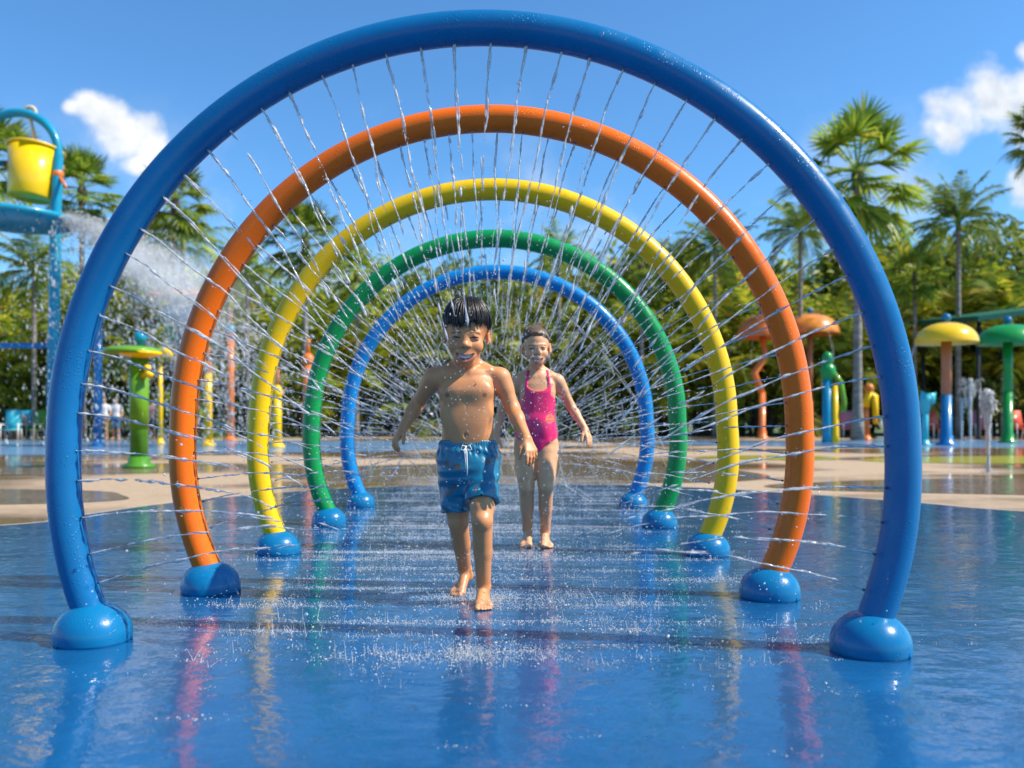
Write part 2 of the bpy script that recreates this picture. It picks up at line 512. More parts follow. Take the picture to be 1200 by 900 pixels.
M['pad'] = pad_mat('blue_pad_under_water', (0.002, 0.060, 0.170), (0.004, 0.098, 0.255), 1.0)
edge = [G(0, 617), G(100, 604), G(200, 590), G(300, 580), G(400, 573), G(520, 569), G(680, 568), G(800, 571), G(950, 580), G(1080, 590), G(1200, 600)]
ctrl = [(-9, -3), (-7.5, 2.0), (-5.6, 4.8)] + [(p.x, p.y) for p in edge] + [(6.0, 5.3), (7.6, 2.0), (9, -3), (0, -5)]
pad_loop = smooth_loop(ctrl, 8)[::-1]
sheet('splash_pad', pad_loop, 0.004, M['pad'])
# thin pale joint round the pad
me = paint('pale_joint', (0.45, 0.42, 0.36), 0.5, 0.1, 0.0)
mb = MB(); n = len(pad_loop)
vs = []
for i in range(n):
    a, b_ = Vector(pad_loop[i - 1]), Vector(pad_loop[(i + 1) % n]); t = (b_ - a).normalized(); nn = Vector((t.y, -t.x))
    p = Vector(pad_loop[i]); vs += [(p.x, p.y, 0.008), (p.x + nn.x * 0.03, p.y + nn.y * 0.03, 0.008)]
mb.add(vs, [(2 * i, 2 * i + 1, (2 * i + 3) % (2 * n), (2 * i + 2) % (2 * n)) for i in range(n)])
o = mb.build('pad_joint', me, smooth=False); o['kind'] = 'structure'

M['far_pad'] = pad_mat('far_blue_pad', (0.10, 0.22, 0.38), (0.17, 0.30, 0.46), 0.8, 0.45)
M['yellow_pad'] = pad_mat('yellow_green_pad', (0.30, 0.30, 0.02), (0.46, 0.40, 0.03), 0.8, 0.5)
M['grass'] = bark('short_grass', (0.07, 0.11, 0.025), (0.16, 0.19, 0.05), 1.0)


def oval(cx, cy_, rx, ry, seed):
    r = random.Random(seed); ph = [r.uniform(0, 6.28) for _ in range(4)]
    pts = []
    for k in range(72):
        a = 2 * PI * k / 72
        q = 1 + 0.05 * math.sin(2 * a + ph[0]) + 0.05 * math.sin(3 * a + ph[1]) + 0.03 * math.sin(5 * a + ph[2])
        pts.append((cx + rx * q * math.cos(a), cy_ + ry * q * math.sin(a)))
    return pts


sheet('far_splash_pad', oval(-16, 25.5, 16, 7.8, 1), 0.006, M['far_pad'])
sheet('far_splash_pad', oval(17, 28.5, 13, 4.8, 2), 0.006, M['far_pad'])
sheet('yellow_splash_pad', oval(11.2, 16.2, 4.4, 1.9, 3), 0.006, M['yellow_pad'])
sheet('yellow_splash_pad', oval(5.2, 17.2, 1.5, 1.1, 6), 0.007, M['yellow_pad'])
sheet('lawn', [(-120, 41), (-6, 41.5), (120, 43), (120, 120), (-120, 120)], 0.010, M['grass'])
sheet('lawn', [(-60, 36), (-14, 36), (-8, 38.5), (-14, 40.8), (-60, 40.8)], 0.012, M['grass'])

# shallow puddles of run-off standing on the concrete
M['puddle'] = pad_mat('wet_concrete_puddle', (0.17, 0.115, 0.065), (0.27, 0.19, 0.115), 1.3, 0.8)
sheet('puddle', oval(-0.1, 12.3, 3.6, 2.4, 11), 0.003, M['puddle'])
sheet('puddle', oval(-6.2, 8.3, 2.6, 0.95, 12), 0.003, M['puddle'])
sheet('puddle', oval(6.2, 9.6, 3.0, 1.35, 13), 0.003, M['puddle'])
sheet('puddle', oval(-7.4, 12.6, 2.6, 1.0, 14), 0.003, M['puddle'])
# ------------------------------------------------------------------ spray arches, their jets and the splashing water
rng = np.random.default_rng(7)
RND = random.Random(11)


def unit_ico():
    t = (1 + 5 ** 0.5) / 2
    v = np.array([(-1, t, 0), (1, t, 0), (-1, -t, 0), (1, -t, 0), (0, -1, t), (0, 1, t), (0, -1, -t), (0, 1, -t), (t, 0, -1), (t, 0, 1), (-t, 0, -1), (-t, 0, 1)], float)
    v /= np.linalg.norm(v[0])
    f = np.array([(0, 11, 5), (0, 5, 1), (0, 1, 7), (0, 7, 10), (0, 10, 11), (1, 5, 9), (5, 11, 4), (11, 10, 2), (10, 7, 6), (7, 1, 8), (3, 9, 4), (3, 4, 2), (3, 2, 6), (3, 6, 8), (3, 8, 9), (4, 9, 5), (2, 4, 11), (6, 2, 10), (8, 6, 7), (9, 8, 1)])
    return v, f


IV, IF = unit_ico()


def drops(C, R, D=None, stretch=1.0):
    """many droplets: centres C (n,3), radii R (n), optional direction D of stretch"""
    C = np.asarray(C, float); R = np.asarray(R, float); n = len(C)
    V = IV[None] * R[:, None, None]
    if D is not None:
        D = np.asarray(D, float); D = D / (np.linalg.norm(D, axis=1, keepdims=True) + 1e-9)
        s = np.asarray(stretch, float) if hasattr(stretch, '__len__') else np.full(n, stretch)
        pr = (V * D[:, None, :]).sum(-1, keepdims=True)
        V = V + pr * D[:, None, :] * (s[:, None, None] - 1)
    V = V + C[:, None, :]
    F = IF[None] + (np.arange(n) * 12)[:, None, None]
    return V.reshape(-1, 3), F.reshape(-1, 3)


class Tri:
    def __init__(self): self.v = []; self.f = []; self.n = 0
    def add(self, V, F):
        if len(V) == 0: return
        self.v.append(np.asarray(V, float)); self.f.append(np.asarray(F) + self.n); self.n += len(V)
    def build(self, name, mat, origin=None, parent=None):
        V = np.concatenate(self.v); F = np.concatenate(self.f)
        o0 = np.array(origin if origin is not None else (0, 0, 0), float)
        o = np_mesh(name, V - o0, F, mat, parent); o.location = tuple(o0)
        return o


def strand(pts, rad, sides=5):
    """tube as triangles, numpy"""
    pts = np.asarray(pts, float); n = len(pts)
    if n < 2: return np.zeros((0, 3)), np.zeros((0, 3), int)
    t = np.gradient(pts, axis=0); t /= np.linalg.norm(t, axis=1, keepdims=True) + 1e-9
    a = np.cross(t, np.array([0.13, 0.97, 0.2])); a /= np.linalg.norm(a, axis=1, keepdims=True) + 1e-9
    b = np.cross(t, a)
    th = 2 * PI * np.arange(sides) / sides
    V = pts[:, None, :] + (a[:, None, :] * np.cos(th)[None, :, None] + b[:, None, :] * np.sin(th)[None, :, None]) * np.asarray(rad)[:, None, None]
    i = np.arange(n - 1)[:, None]; k = np.arange(sides)[None]; l = (k + 1) % sides
    A = i * sides + k; B = i * sides + l; C = (i + 1) * sides + l; D = (i + 1) * sides + k
    F = np.concatenate([np.stack([A, B, C], -1).reshape(-1, 3), np.stack([A, C, D], -1).reshape(-1, 3)])
    return V.reshape(-1, 3), F


def wob(n, step, amp):
    """smooth random signal"""
    m = max(2, int(n / step) + 3)
    return np.interp(np.arange(n) / step, np.arange(m), rng.normal(0, amp, m))


def ordinal(n):
    w = ['lowest', 'second', 'third', 'fourth', 'fifth', 'sixth', 'seventh', 'eighth', 'ninth', 'tenth', 'eleventh', 'twelfth', 'thirteenth', 'fourteenth', 'fifteenth', 'sixteenth', 'seventeenth', 'eighteenth', 'nineteenth', 'twentieth', 'twenty-first', 'twenty-second', 'twenty-third', 'twenty-fourth', 'twenty-fifth', 'twenty-sixth']
    return w[n]


ARCHES = [  # left base px, right base px, R, tube radius, material, label, colour words
    ((109, 752), (1020, 765), 1.362, 0.0545, 'front_blue', 'largest nearest spray arch, deep blue, spanning most of the photo', 'front deep blue'),
    ((247, 694), (902, 701), 1.298, 0.0565, 'orange', 'orange spray arch just behind the deep blue front arch', 'orange'),
    ((326, 649), (829, 651), 1.282, 0.0590, 'yellow', 'yellow spray arch third in the tunnel of arches', 'yellow'),
    ((386, 616), (773, 618), 1.272, 0.0620, 'green', 'green spray arch fourth in the tunnel, inside the yellow one', 'green'),
    ((423, 594), (742, 595), 1.270, 0.0620, 'sky_blue', 'smallest looking bright blue spray arch at the far end of the tunnel', 'farthest bright blue'),
]
impacts = []
midair = []
JETS = []


def dome_profile(r, h):
    pr = [(r * 0.985, 0.0), (r, 0.012), (r * 1.005, 0.03)]
    for k in range(1, 15):
        a = k / 14 * PI / 2
        pr.append((max(0.004, r * 1.005 * math.cos(a)), 0.03 + (h - 0.03) * math.sin(a)))
    return pr


for ai, (lb, rb, R, tr, mk, lab, cw) in enumerate(ARCHES):
    L = G(*lb); Rr = G(*rb)
    mid = (L + Rr) / 2; ex = (Rr - L); half = ex.length / 2; ex.normalize()
    ang = math.atan2(ex.y, ex.x)
    ztop = 2.003
    zc = ztop - R
    root = empty('spray_arch', mid, lab, 'spray arch', 'tunnel of five spray arches', ang)
    # centre line in local coordinates (x along span); the legs land on the domes
    a0 = -math.asin(min(1, (zc - 0.07) / R)); a0x = R * math.cos(a0)
    sx = half / a0x
    pts = []
    n = 128
    for k in range(n + 1):
        a = a0 + (PI - 2 * a0) * k / n
        z = zc + R * math.sin(a)
        low = max(0.0, min(1.0, (zc - z) / max(0.05, zc)))
        pts.append((R * math.cos(a) * (1 + (sx - 1) * low), 0, z))
    mb = MB(); mb.tube(pts, tr, 28); mb.build('arch_tube', M[mk], root)
    for s in (-1, 1):
        r = 0.122
        mb = MB(); mb.lathe(dome_profile(r, 0.135), (s * half, 0, 0.0), 40)
        d = mb.build('base_dome', M['base_blue'], root)
        # raised seam running over the dome
        mb = MB(); sp_pts = []
        th = -0.95 if s < 0 else 0.35
        for k in range(25):
            e = PI * k / 24
            q = 0.052
            rr_ = math.sqrt(max(1e-6, r * r - q * q))
            lx, ly, lz = q, rr_ * math.cos(e), rr_ * math.sin(e) * 0.135 / r
            sp_pts.append((s * half + lx * math.cos(th) - ly * math.sin(th), lx * math.sin(th) + ly * math.cos(th), max(0.004, lz)))
        mb.tube(sp_pts, 0.0035, 6); mb.build('seam', M['base_blue'], d)
    # nozzles and jets
    nj = 46
    lo, hi = math.radians(-22), math.radians(202)
    nz_me = None
    for j in range(nj):
        a = lo + (hi - lo) * (j + 0.5) / nj + rng.normal(0, 0.006)
        dirl = np.array([-math.cos(a), 0, -math.sin(a)])
        ri = R - tr
        ri = R - tr * math.cos(0.28)
        p0 = np.array([ri * math.cos(a), -tr * math.sin(0.28), zc + ri * math.sin(a)])
        if p0[2] < 0.17: continue
        if nz_me is None:
            mb = MB(); mb.lathe([(0.0042, -0.006), (0.0042, 0.002), (0.0030, 0.004)], segs=8)
            nzo = mb.build('nozzle', M['nozzle'], root); nz_me = nzo.data
        else:
            nzo = bpy.data.objects.new('nozzle', nz_me); COL.objects.link(nzo); nzo.parent = root
        nzo.location = tuple(p0); nzo.rotation_euler = Vector((dirl[0], -0.5, dirl[2])).to_track_quat('Z', 'Y').to_euler()
        # to world
        ca, sa = math.cos(ang), math.sin(ang)
        T = lambda q: np.stack([q[..., 0] * ca - q[..., 1] * sa + mid.x, q[..., 0] * sa + q[..., 1] * ca + mid.y, q[..., 2]], -1)
        v0 = rng.uniform(4.0, 5.2) * (0.8 + 0.2 * abs(math.cos(a)))
        dv = dirl + np.array([rng.normal(0, 0.022), rng.normal(-0.07, 0.03), rng.normal(0, 0.022)])
        vel = dv * v0
        tt = np.arange(0, 0.9, 0.0022)
        q = p0[None] + vel[None] * tt[:, None] + np.array([0, 0, -4.9])[None] * (tt ** 2)[:, None]
        q[:, 0] += wob(len(tt), 9, 0.0028) * np.minimum(1, tt / 0.1); q[:, 1] += wob(len(tt), 9, 0.003) * np.minimum(1, tt / 0.1)
        q[:, 2] += wob(len(tt), 9, 0.0022) * np.minimum(1, tt / 0.1)
        keep = q[:, 2] > 0.012
        end = int(np.argmin(keep)) if not keep.all() else len(tt)
        seg = np.linalg.norm(np.diff(q[:end], axis=0), axis=1); s_ = np.concatenate([[0], np.cumsum(seg)])
        maxlen = rng.uniform(*((0.70, 1.0), (0.55, 0.85), (0.50, 0.75), (0.65, 1.0), (0.75, 1.15))[ai])
        if end < len(tt): impacts.append((T(q[end][None])[0], ai))
        Q = T(q[:end]); nn_ = end
        W = T(p0[None])[0]
        tri = Tri()
        for st in range(2):
            ph = rng.uniform(0, 6.28)
            tw = s_ * rng.uniform(14, 22) + ph + st * PI
            off = 0.0026 + 0.0034 * np.minimum(1, s_ / 0.8)
            S = Q + np.stack([np.cos(tw) * off, np.sin(tw) * off, np.sin(tw + 1) * off * 0.6], -1)
            w = wob(nn_, 1.5, 0.62)
            brk = wob(nn_, 4, 1.0)
            rad = (0.0030 if st == 0 else 0.0022) * (1 + w) * np.clip(1.0 - 0.30 * s_ / 1.4, 0.4, 1)
            gap = brk > (1.5 - 2.0 * np.minimum(1.0, s_ / (1.2 * maxlen)))
            gap |= s_ > maxlen * (1.0 if st == 0 else 0.75)
            rad = np.where(gap, 0, np.clip(rad, 0.0010, 0.0075))
            i = 0
            while i < nn_:
                if rad[i] <= 0: i += 1; continue
                e = i
                while e < nn_ and rad[e] > 0: e += 1
                if e - i >= 3:
                    r_ = rad[i:e].copy(); r_[0] = r_[-1] = 0.0003
                    tri.add(*strand(S[i:e], r_, 5))
                i = e
        # beads torn off the stream
        nb_ = int(30 + 34 * rng.random())
        kk = np.searchsorted(s_, rng.random(nb_) ** 0.8 * maxlen * 1.35); kk = kk[kk < nn_]
        kk = kk[s_[kk] > 0.12]
        if len(kk):
            spread = 0.004 + 0.020 * (s_[kk] / 1.5)
            c = Q[kk] + rng.normal(0, 1, (len(kk), 3)) * spread[:, None]
            c[:, 2] = np.maximum(c[:, 2], 0.01)
            tv = np.gradient(Q, axis=0)[kk]
            tri.add(*drops(c, rng.uniform(0.0008, 0.0021, len(kk)), tv, rng.uniform(1, 2.6, len(kk))))
            midair.append(c)
        if tri.n == 0: continue
        o = tri.build('water_jet', M['jet'], W)
        JETS.append(o)
        if abs(a - PI / 2) < 0.05:
            side = None
        right = a < PI / 2
        idx = j if right else nj - 1 - j
        tag(o, f"{ordinal(idx)} thin water jet counted up from the {'right' if right else 'left'} foot of the {cw} arch", 'water jet', f'water jets spraying inward from the {cw} arch')

# ---- splashing where the jets land
def splash_cluster(tri, x, y, s, nsp, ndr):
    n = nsp
    a = rng.uniform(0, 2 * PI, n); tilt = np.abs(rng.normal(0, 0.7, n)); ln = s * rng.gamma(2.0, 0.5, n) * 0.018
    for k in range(n):
        bx, by = x + rng.normal(0, 0.030 * s), y + rng.normal(0, 0.022 * s)
        d = np.array([math.cos(a[k]) * math.sin(tilt[k]), math.sin(a[k]) * math.sin(tilt[k]), math.cos(tilt[k])])
        t = np.linspace(0, 1, 5)[:, None]
        pts = np.array([bx, by, 0.003])[None] + d[None] * ln[k] * t - np.array([0, 0, 1])[None] * (t ** 2) * ln[k] * 0.2
        r = 0.0009 * (0.5 + rng.random())
        tri.add(*strand(pts, np.array([1.5, 0.9, 0.6, 0.7, 0.15]) * r, 4))
    m = int(ndr * 1.5)
    c = np.stack([x + rng.normal(0, 0.05 * s, m), y + rng.normal(0, 0.035 * s, m), 0.004 + np.abs(rng.gamma(1.2, 0.016 * s, m))], -1)
    tri.add(*drops(c, rng.gamma(2.0, 0.0005, m) + 0.0004))


def foam_patch(tri, x, y, rx, ry, n):
    """bubbles lying on the film of water"""
    c = np.stack([x + rng.normal(0, rx, n), y + rng.normal(0, ry, n), np.full(n, 0.0045)], -1)
    r = rng.gamma(2.0, 0.0006, n) + 0.0005
    V, F = drops(c, r)
    V[:, 2] = 0.0045 + (V[:, 2] - 0.0045) * 0.55
    tri.add(V, F)


rows = [Tri() for _ in ARCHES]
for p, ai in impacts:
    if p[1] < 1.2: continue
    s = rng.uniform(0.7, 1.5)
    splash_cluster(rows[ai], p[0], p[1], s, int(rng.integers(6, 14)), int(rng.integers(8, 18)))
    foam_patch(rows[ai], p[0], p[1], 0.06 * s, 0.014 * s, 24)
names = [a[6] for a in ARCHES]
base_y = [((GY(a[0][1]) + GY(a[1][1])) / 2, (G(*a[0]).x + G(*a[1]).x) / 2) for a in ARCHES]
for ai, (yy_, xx_) in enumerate(base_y):
    # broken white lines of splash beneath each arch
    for k in range(26):
        x = xx_ + rng.uniform(-0.85, 0.85); y = yy_ + rng.normal(0.08, 0.10)
        splash_cluster(rows[ai], x, y, rng.uniform(0.5, 1.2), int(rng.integers(4, 10)), int(rng.integers(8, 20)))
    for k in range(9):
        x = xx_ + rng.uniform(-0.8, 0.8); y = yy_ + rng.normal(0.06, 0.09)
        foam_patch(rows[ai], x, y, rng.uniform(0.08, 0.22), rng.uniform(0.006, 0.012), 150 + 130 * ai)
    o = rows[ai].build('ground_splash', M['foam'])
    tag(o, f'white splashing water and foam on the pad beneath the {names[ai]} arch', 'splash', None, 'stuff')

# loose splashes between the rows, in front of and beyond the tunnel
t_ = Tri()
for k in range(150):
    y = rng.uniform(2.3, 9.0); x = rng.uniform(-0.95, 0.95) * (1 + 0.1 * y)
    splash_cluster(t_, x, y, rng.uniform(0.4, 1.0), int(rng.integers(3, 8)), int(rng.integers(6, 14)))
for k in range(16):
    y = rng.uniform(1.7, 3.0); x = rng.uniform(-0.5, 0.5) * y
    foam_patch(t_, x, y, rng.uniform(0.02, 0.12), rng.uniform(0.006, 0.02), 14)
for k in range(40):
    y = rng.uniform(3.0, 9.0); x = rng.uniform(-0.9, 0.9)
    foam_patch(t_, x, y, rng.uniform(0.08, 0.25), rng.uniform(0.006, 0.02), 130)
tag(t_.build('ground_splash', M['foam']), 'small scattered splashes and bubbles all over the wet blue pad', 'splash', None, 'stuff')

# long broken white lines of splash, row after row down the tunnel
t_ = Tri()
for k in range(210):
    y = 2.75 + 8.6 * rng.random() ** 1.0; y = round(y / 0.28) * 0.28 + rng.normal(0, 0.035)
    x = rng.uniform(-1.15, 1.05); L_n = rng.uniform(0.08, 0.30)
    foam_patch(t_, x, y, L_n, rng.uniform(0.005, 0.014), int(80 + (160 + 60 * y) * L_n))
    for q in range(int(L_n * 30)):
        splash_cluster(t_, x + rng.normal(0, L_n), y + rng.normal(0, 0.015), rng.uniform(0.4, 1.0), int(rng.integers(5, 11)), int(rng.integers(5, 10)))
for (fx, fy) in ((566.5, 716), (537, 700), (616, 642), (641, 642)):
    g = G(fx, fy)
    for q in range(5): splash_cluster(t_, g.x + rng.normal(0, 0.05), g.y + rng.normal(0.02, 0.04), 0.8, 5, 14)
tag(t_.build('ground_splash', M['foam']), 'long broken white lines of splash, row after row down the tunnel floor', 'splash', None, 'stuff')

# the tall crown splash left of the boy
for (px, py, sc_, lab) in ((325, 741, 2.6, 'tall crown shaped splash on the pad left of the boy, below the orange arch'),
                           (735, 740, 1.8, 'low wide crown splash on the pad right of the boy, before the orange foot')):
    g = G(px, py); tri = Tri()
    splash_cluster(tri, g.x, g.y, sc_, 46, 110)
    foam_patch(tri, g.x, g.y, 0.09, 0.02, 260)
    tag(tri.build('crown_splash', M['foam'], (g.x, g.y, 0.0)), lab, 'splash', 'crown splashes')

# loose droplets hanging in the air in the tunnel
n = 3600
y = rng.uniform(2.4, 8.3, n); a = rng.uniform(0, PI, n); rr_ = 1.25 * np.sqrt(rng.random(n))
c = np.stack([-0.08 + rr_ * np.cos(a), y, 0.03 + np.abs(rr_ * np.sin(a)) * 1.25 * rng.random(n) ** 0.7], -1)
tri = Tri(); tri.add(*drops(c, rng.gamma(2.2, 0.00055, n) + 0.0006, rng.normal(0, 1, (n, 3)) + np.array([0, 0, -1.5]), rng.uniform(1, 2.0, n)))
tag(tri.build('water_droplets', M['drop']), 'loose water droplets hanging in the air through the tunnel of arches', 'droplets', None, 'stuff')
# beyond the tunnel more jets of the same kind cross: a dense fan of fine spray
tri = Tri()
for k in range(130):
    a = rng.uniform(math.radians(-15), math.radians(195)); yb = rng.uniform(7.3, 9.2); tw = rng.normal(0, 0.65)
    p0 = np.array([-0.09 + 1.2 * math.cos(a), yb, 0.73 + 1.2 * math.sin(a)]); v = -np.array([math.cos(a + tw), rng.normal(0, 0.05), math.sin(a + tw)]) * rng.uniform(3, 5.0)
    tt = np.linspace(0, 0.45, 90)
    q = p0 + v * tt[:, None] + np.array([0, 0, -4.9]) * (tt ** 2)[:, None]
    q = q[q[:, 2] > 0.01]
    w = np.clip(0.0020 * (1 + wob(len(q), 2, 0.6)), 0.0006, 0.005)
    br = wob(len(q), 4, 1.0) > 0.4
    i = 0
    while i < len(q):
        if br[i]: i += 1; continue
        e = i
        while e < len(q) and not br[e]: e += 1
        if e - i > 2: tri.add(*strand(q[i:e], w[i:e], 4))
        i = e
tag(tri.build('fine_spray', M['jet']), 'dense mesh of fine crossing spray behind the children at the tunnel end', 'spray', None, 'stuff')
# ------------------------------------------------------------------ people: one continuous surface each, grown from a distance field
def V3(*a): return np.array(a, dtype=np.float64)
def A(v): return np.array(v, dtype=np.float64)


class Field:
    BIG = 0.07

    def __init__(self, xs, ys, zs):
        self.xs, self.ys, self.zs = [np.asarray(a, dtype=np.float32) for a in (xs, ys, zs)]
        self.F = np.full((len(xs), len(ys), len(zs)), self.BIG, dtype=np.float32)

    def win(self, lo, hi, m=0.055):
        s = []
        for ax, l, h in zip((self.xs, self.ys, self.zs), lo, hi):
            i = max(0, int(np.searchsorted(ax, l - m))); j = min(len(ax), int(np.searchsorted(ax, h + m)) + 1)
            s.append(slice(i, j))
        sl = tuple(s)
        X = self.xs[sl[0]][:, None, None]; Y = self.ys[sl[1]][None, :, None]; Z = self.zs[sl[2]][None, None, :]
        return sl, X, Y, Z

    def put(self, sl, d, k=0.0, op='add'):
        F = self.F[sl]
        if F.size == 0: return
        if op == 'sub':
            a, b = -F, d
            if k > 0:
                h = np.clip(0.5 + 0.5 * (b - a) / k, 0, 1); r = b + (a - b) * h - k * h * (1 - h)
            else: r = np.minimum(a, b)
            self.F[sl] = -r
        else:
            if k > 0:
                h = np.clip(0.5 + 0.5 * (F - d) / k, 0, 1); self.F[sl] = F + (d - F) * h - k * h * (1 - h)
            else: self.F[sl] = np.minimum(F, d)

    def cone(self, a, b, ra, rb, k=0.01, op='add'):
        a, b = A(a), A(b); r = max(ra, rb)
        sl, X, Y, Z = self.win(np.minimum(a, b) - r, np.maximum(a, b) + r)
        ab = b - a; L = float(ab @ ab) + 1e-12
        t = np.clip(((X - a[0]) * ab[0] + (Y - a[1]) * ab[1] + (Z - a[2]) * ab[2]) / L, 0, 1)
        d = np.sqrt((X - a[0] - ab[0] * t) ** 2 + (Y - a[1] - ab[1] * t) ** 2 + (Z - a[2] - ab[2] * t) ** 2) - (ra + (rb - ra) * t)
        self.put(sl, d.astype(np.float32), k, op)

    def ell(self, c, r, R=None, k=0.01, op='add'):
        """R: 3x3, columns are the ellipsoid's axes in world"""
        c, r = A(c), A(r); m = float(r.max())
        sl, X, Y, Z = self.win(c - m, c + m)
        x, y, z = X - c[0], Y - c[1], Z - c[2]
        if R is not None:
            x, y, z = [x * R[0, i] + y * R[1, i] + z * R[2, i] for i in range(3)]
        k0 = np.sqrt((x / r[0]) ** 2 + (y / r[1]) ** 2 + (z / r[2]) ** 2)
        k1 = np.sqrt((x / r[0] ** 2) ** 2 + (y / r[1] ** 2) ** 2 + (z / r[2] ** 2) ** 2) + 1e-9
        self.put(sl, (k0 * (k0 - 1) / k1).astype(np.float32), k, op)

    def column(self, zk, a, b, cx, cy, k=0.02, p=2.3):
        zk = np.asarray(zk); sl, X, Y, Z = self.win((min(cx) - max(a), min(cy) - max(b), zk[0]), (max(cx) + max(a), max(cy) + max(b), zk[-1]))
        z = Z.ravel()
        def ip(v): return np.interp(z, zk, v)[None, None, :]
        ia, ib = ip(a), ip(b)
        q = (np.abs((X - ip(cx)) / ia) ** p + np.abs((Y - ip(cy)) / ib) ** p) ** (1 / p)
        d = (q - 1) * np.minimum(ia, ib)
        d = np.maximum(d, np.maximum(Z - zk[-1], zk[0] - Z))
        self.put(sl, d.astype(np.float32), k)


def surface_nets(F, xs, ys, zs):
    S = F < 0
    n = [s - 1 for s in F.shape]
    def cor(arr, i, j, k): return arr[i:i + n[0], j:j + n[1], k:k + n[2]]
    any_ = cor(S, 0, 0, 0).copy(); all_ = any_.copy()
    for i in (0, 1):
        for j in (0, 1):
            for k in (0, 1):
                c = cor(S, i, j, k); any_ |= c; all_ &= c
    act = any_ & ~all_
    ci, cj, ck = np.nonzero(act)
    flat = (ci.astype(np.int64) * n[1] + cj) * n[2] + ck
    vals = {}
    for i in (0, 1):
        for j in (0, 1):
            for k in (0, 1):
                vals[i, j, k] = F[ci + i, cj + j, ck + k].astype(np.float64)
    x = [np.asarray(a, float) for a in (xs, ys, zs)]
    base = np.stack([x[0][ci], x[1][cj], x[2][ck]], -1)
    step = np.stack([x[0][ci + 1] - x[0][ci], x[1][cj + 1] - x[1][cj], x[2][ck + 1] - x[2][ck]], -1)
    acc = np.zeros((len(ci), 3)); cnt = np.zeros(len(ci))
    for ax in range(3):
        for u in (0, 1):
            for v in (0, 1):
                p = [u, v]; p.insert(ax, 0); q = list(p); q[ax] = 1
                a, b = vals[tuple(p)], vals[tuple(q)]
                m = (a < 0) != (b < 0)
                t = np.where(m, a / np.where(m, a - b, 1), 0)
                pos = np.zeros((len(ci), 3)); 
                for d in range(3): pos[:, d] = p[d]
                pos[:, ax] = t
                acc[m] += pos[m]; cnt[m] += 1
    V = base + acc / cnt[:, None] * step
    quads = []
    for ax in range(3):
        sl0 = [slice(1, -1)] * 3; sl1 = [slice(1, -1)] * 3
        sl0[ax] = slice(0, -1); sl1[ax] = slice(1, None)
        a, b = S[tuple(sl0)], S[tuple(sl1)]
        idx = np.nonzero(a != b)
        ins = a[idx]
        g = [idx[d] + (0 if d == ax else 1) for d in range(3)]
        o1, o2 = [(1, 2), (2, 0), (0, 1)][ax]
        cs = []
        for du, dv in ((-1, -1), (0, -1), (0, 0), (-1, 0)):
            h = [g[0].copy(), g[1].copy(), g[2].copy()]; h[o1] += du; h[o2] += dv
            cs.append(np.searchsorted(flat, (h[0].astype(np.int64) * n[1] + h[1]) * n[2] + h[2]))
        q = np.stack(cs, -1)
        q[~ins] = q[~ins][:, ::-1]
        quads.append(q)
    return V, np.concatenate(quads)


def axis(lo, hi, h, dense=None, hd=None):
    if dense is None:
        return np.arange(lo, hi, h)
    a = [np.arange(lo, dense[0], h), np.arange(dense[0], dense[1], hd), np.arange(dense[1], hi, h)]
    v = np.concatenate([q for q in a if len(q)])
    keep = np.concatenate([[True], np.diff(v) > hd * 0.3])
    return v[keep]


def frame(fwd_yaw, pitch, roll=0.0):
    """head frame columns: x = picture right, y = where the face looks, z = up. yaw 0 looks at -Y"""
    cy_, sy = math.cos(fwd_yaw), math.sin(fwd_yaw)
    y = V3(sy, -cy_, 0); x = V3(cy_, sy, 0); z = V3(0, 0, 1)
    cp, sp_ = math.cos(pitch), math.sin(pitch)       # pitch > 0 looks down
    y2 = y * cp - z * sp_; z2 = z * cp + y * sp_
    cr_, sr = math.cos(roll), math.sin(roll)
    return np.stack([x * cr_ + z2 * sr, y2, z2 * cr_ - x * sr], 1)


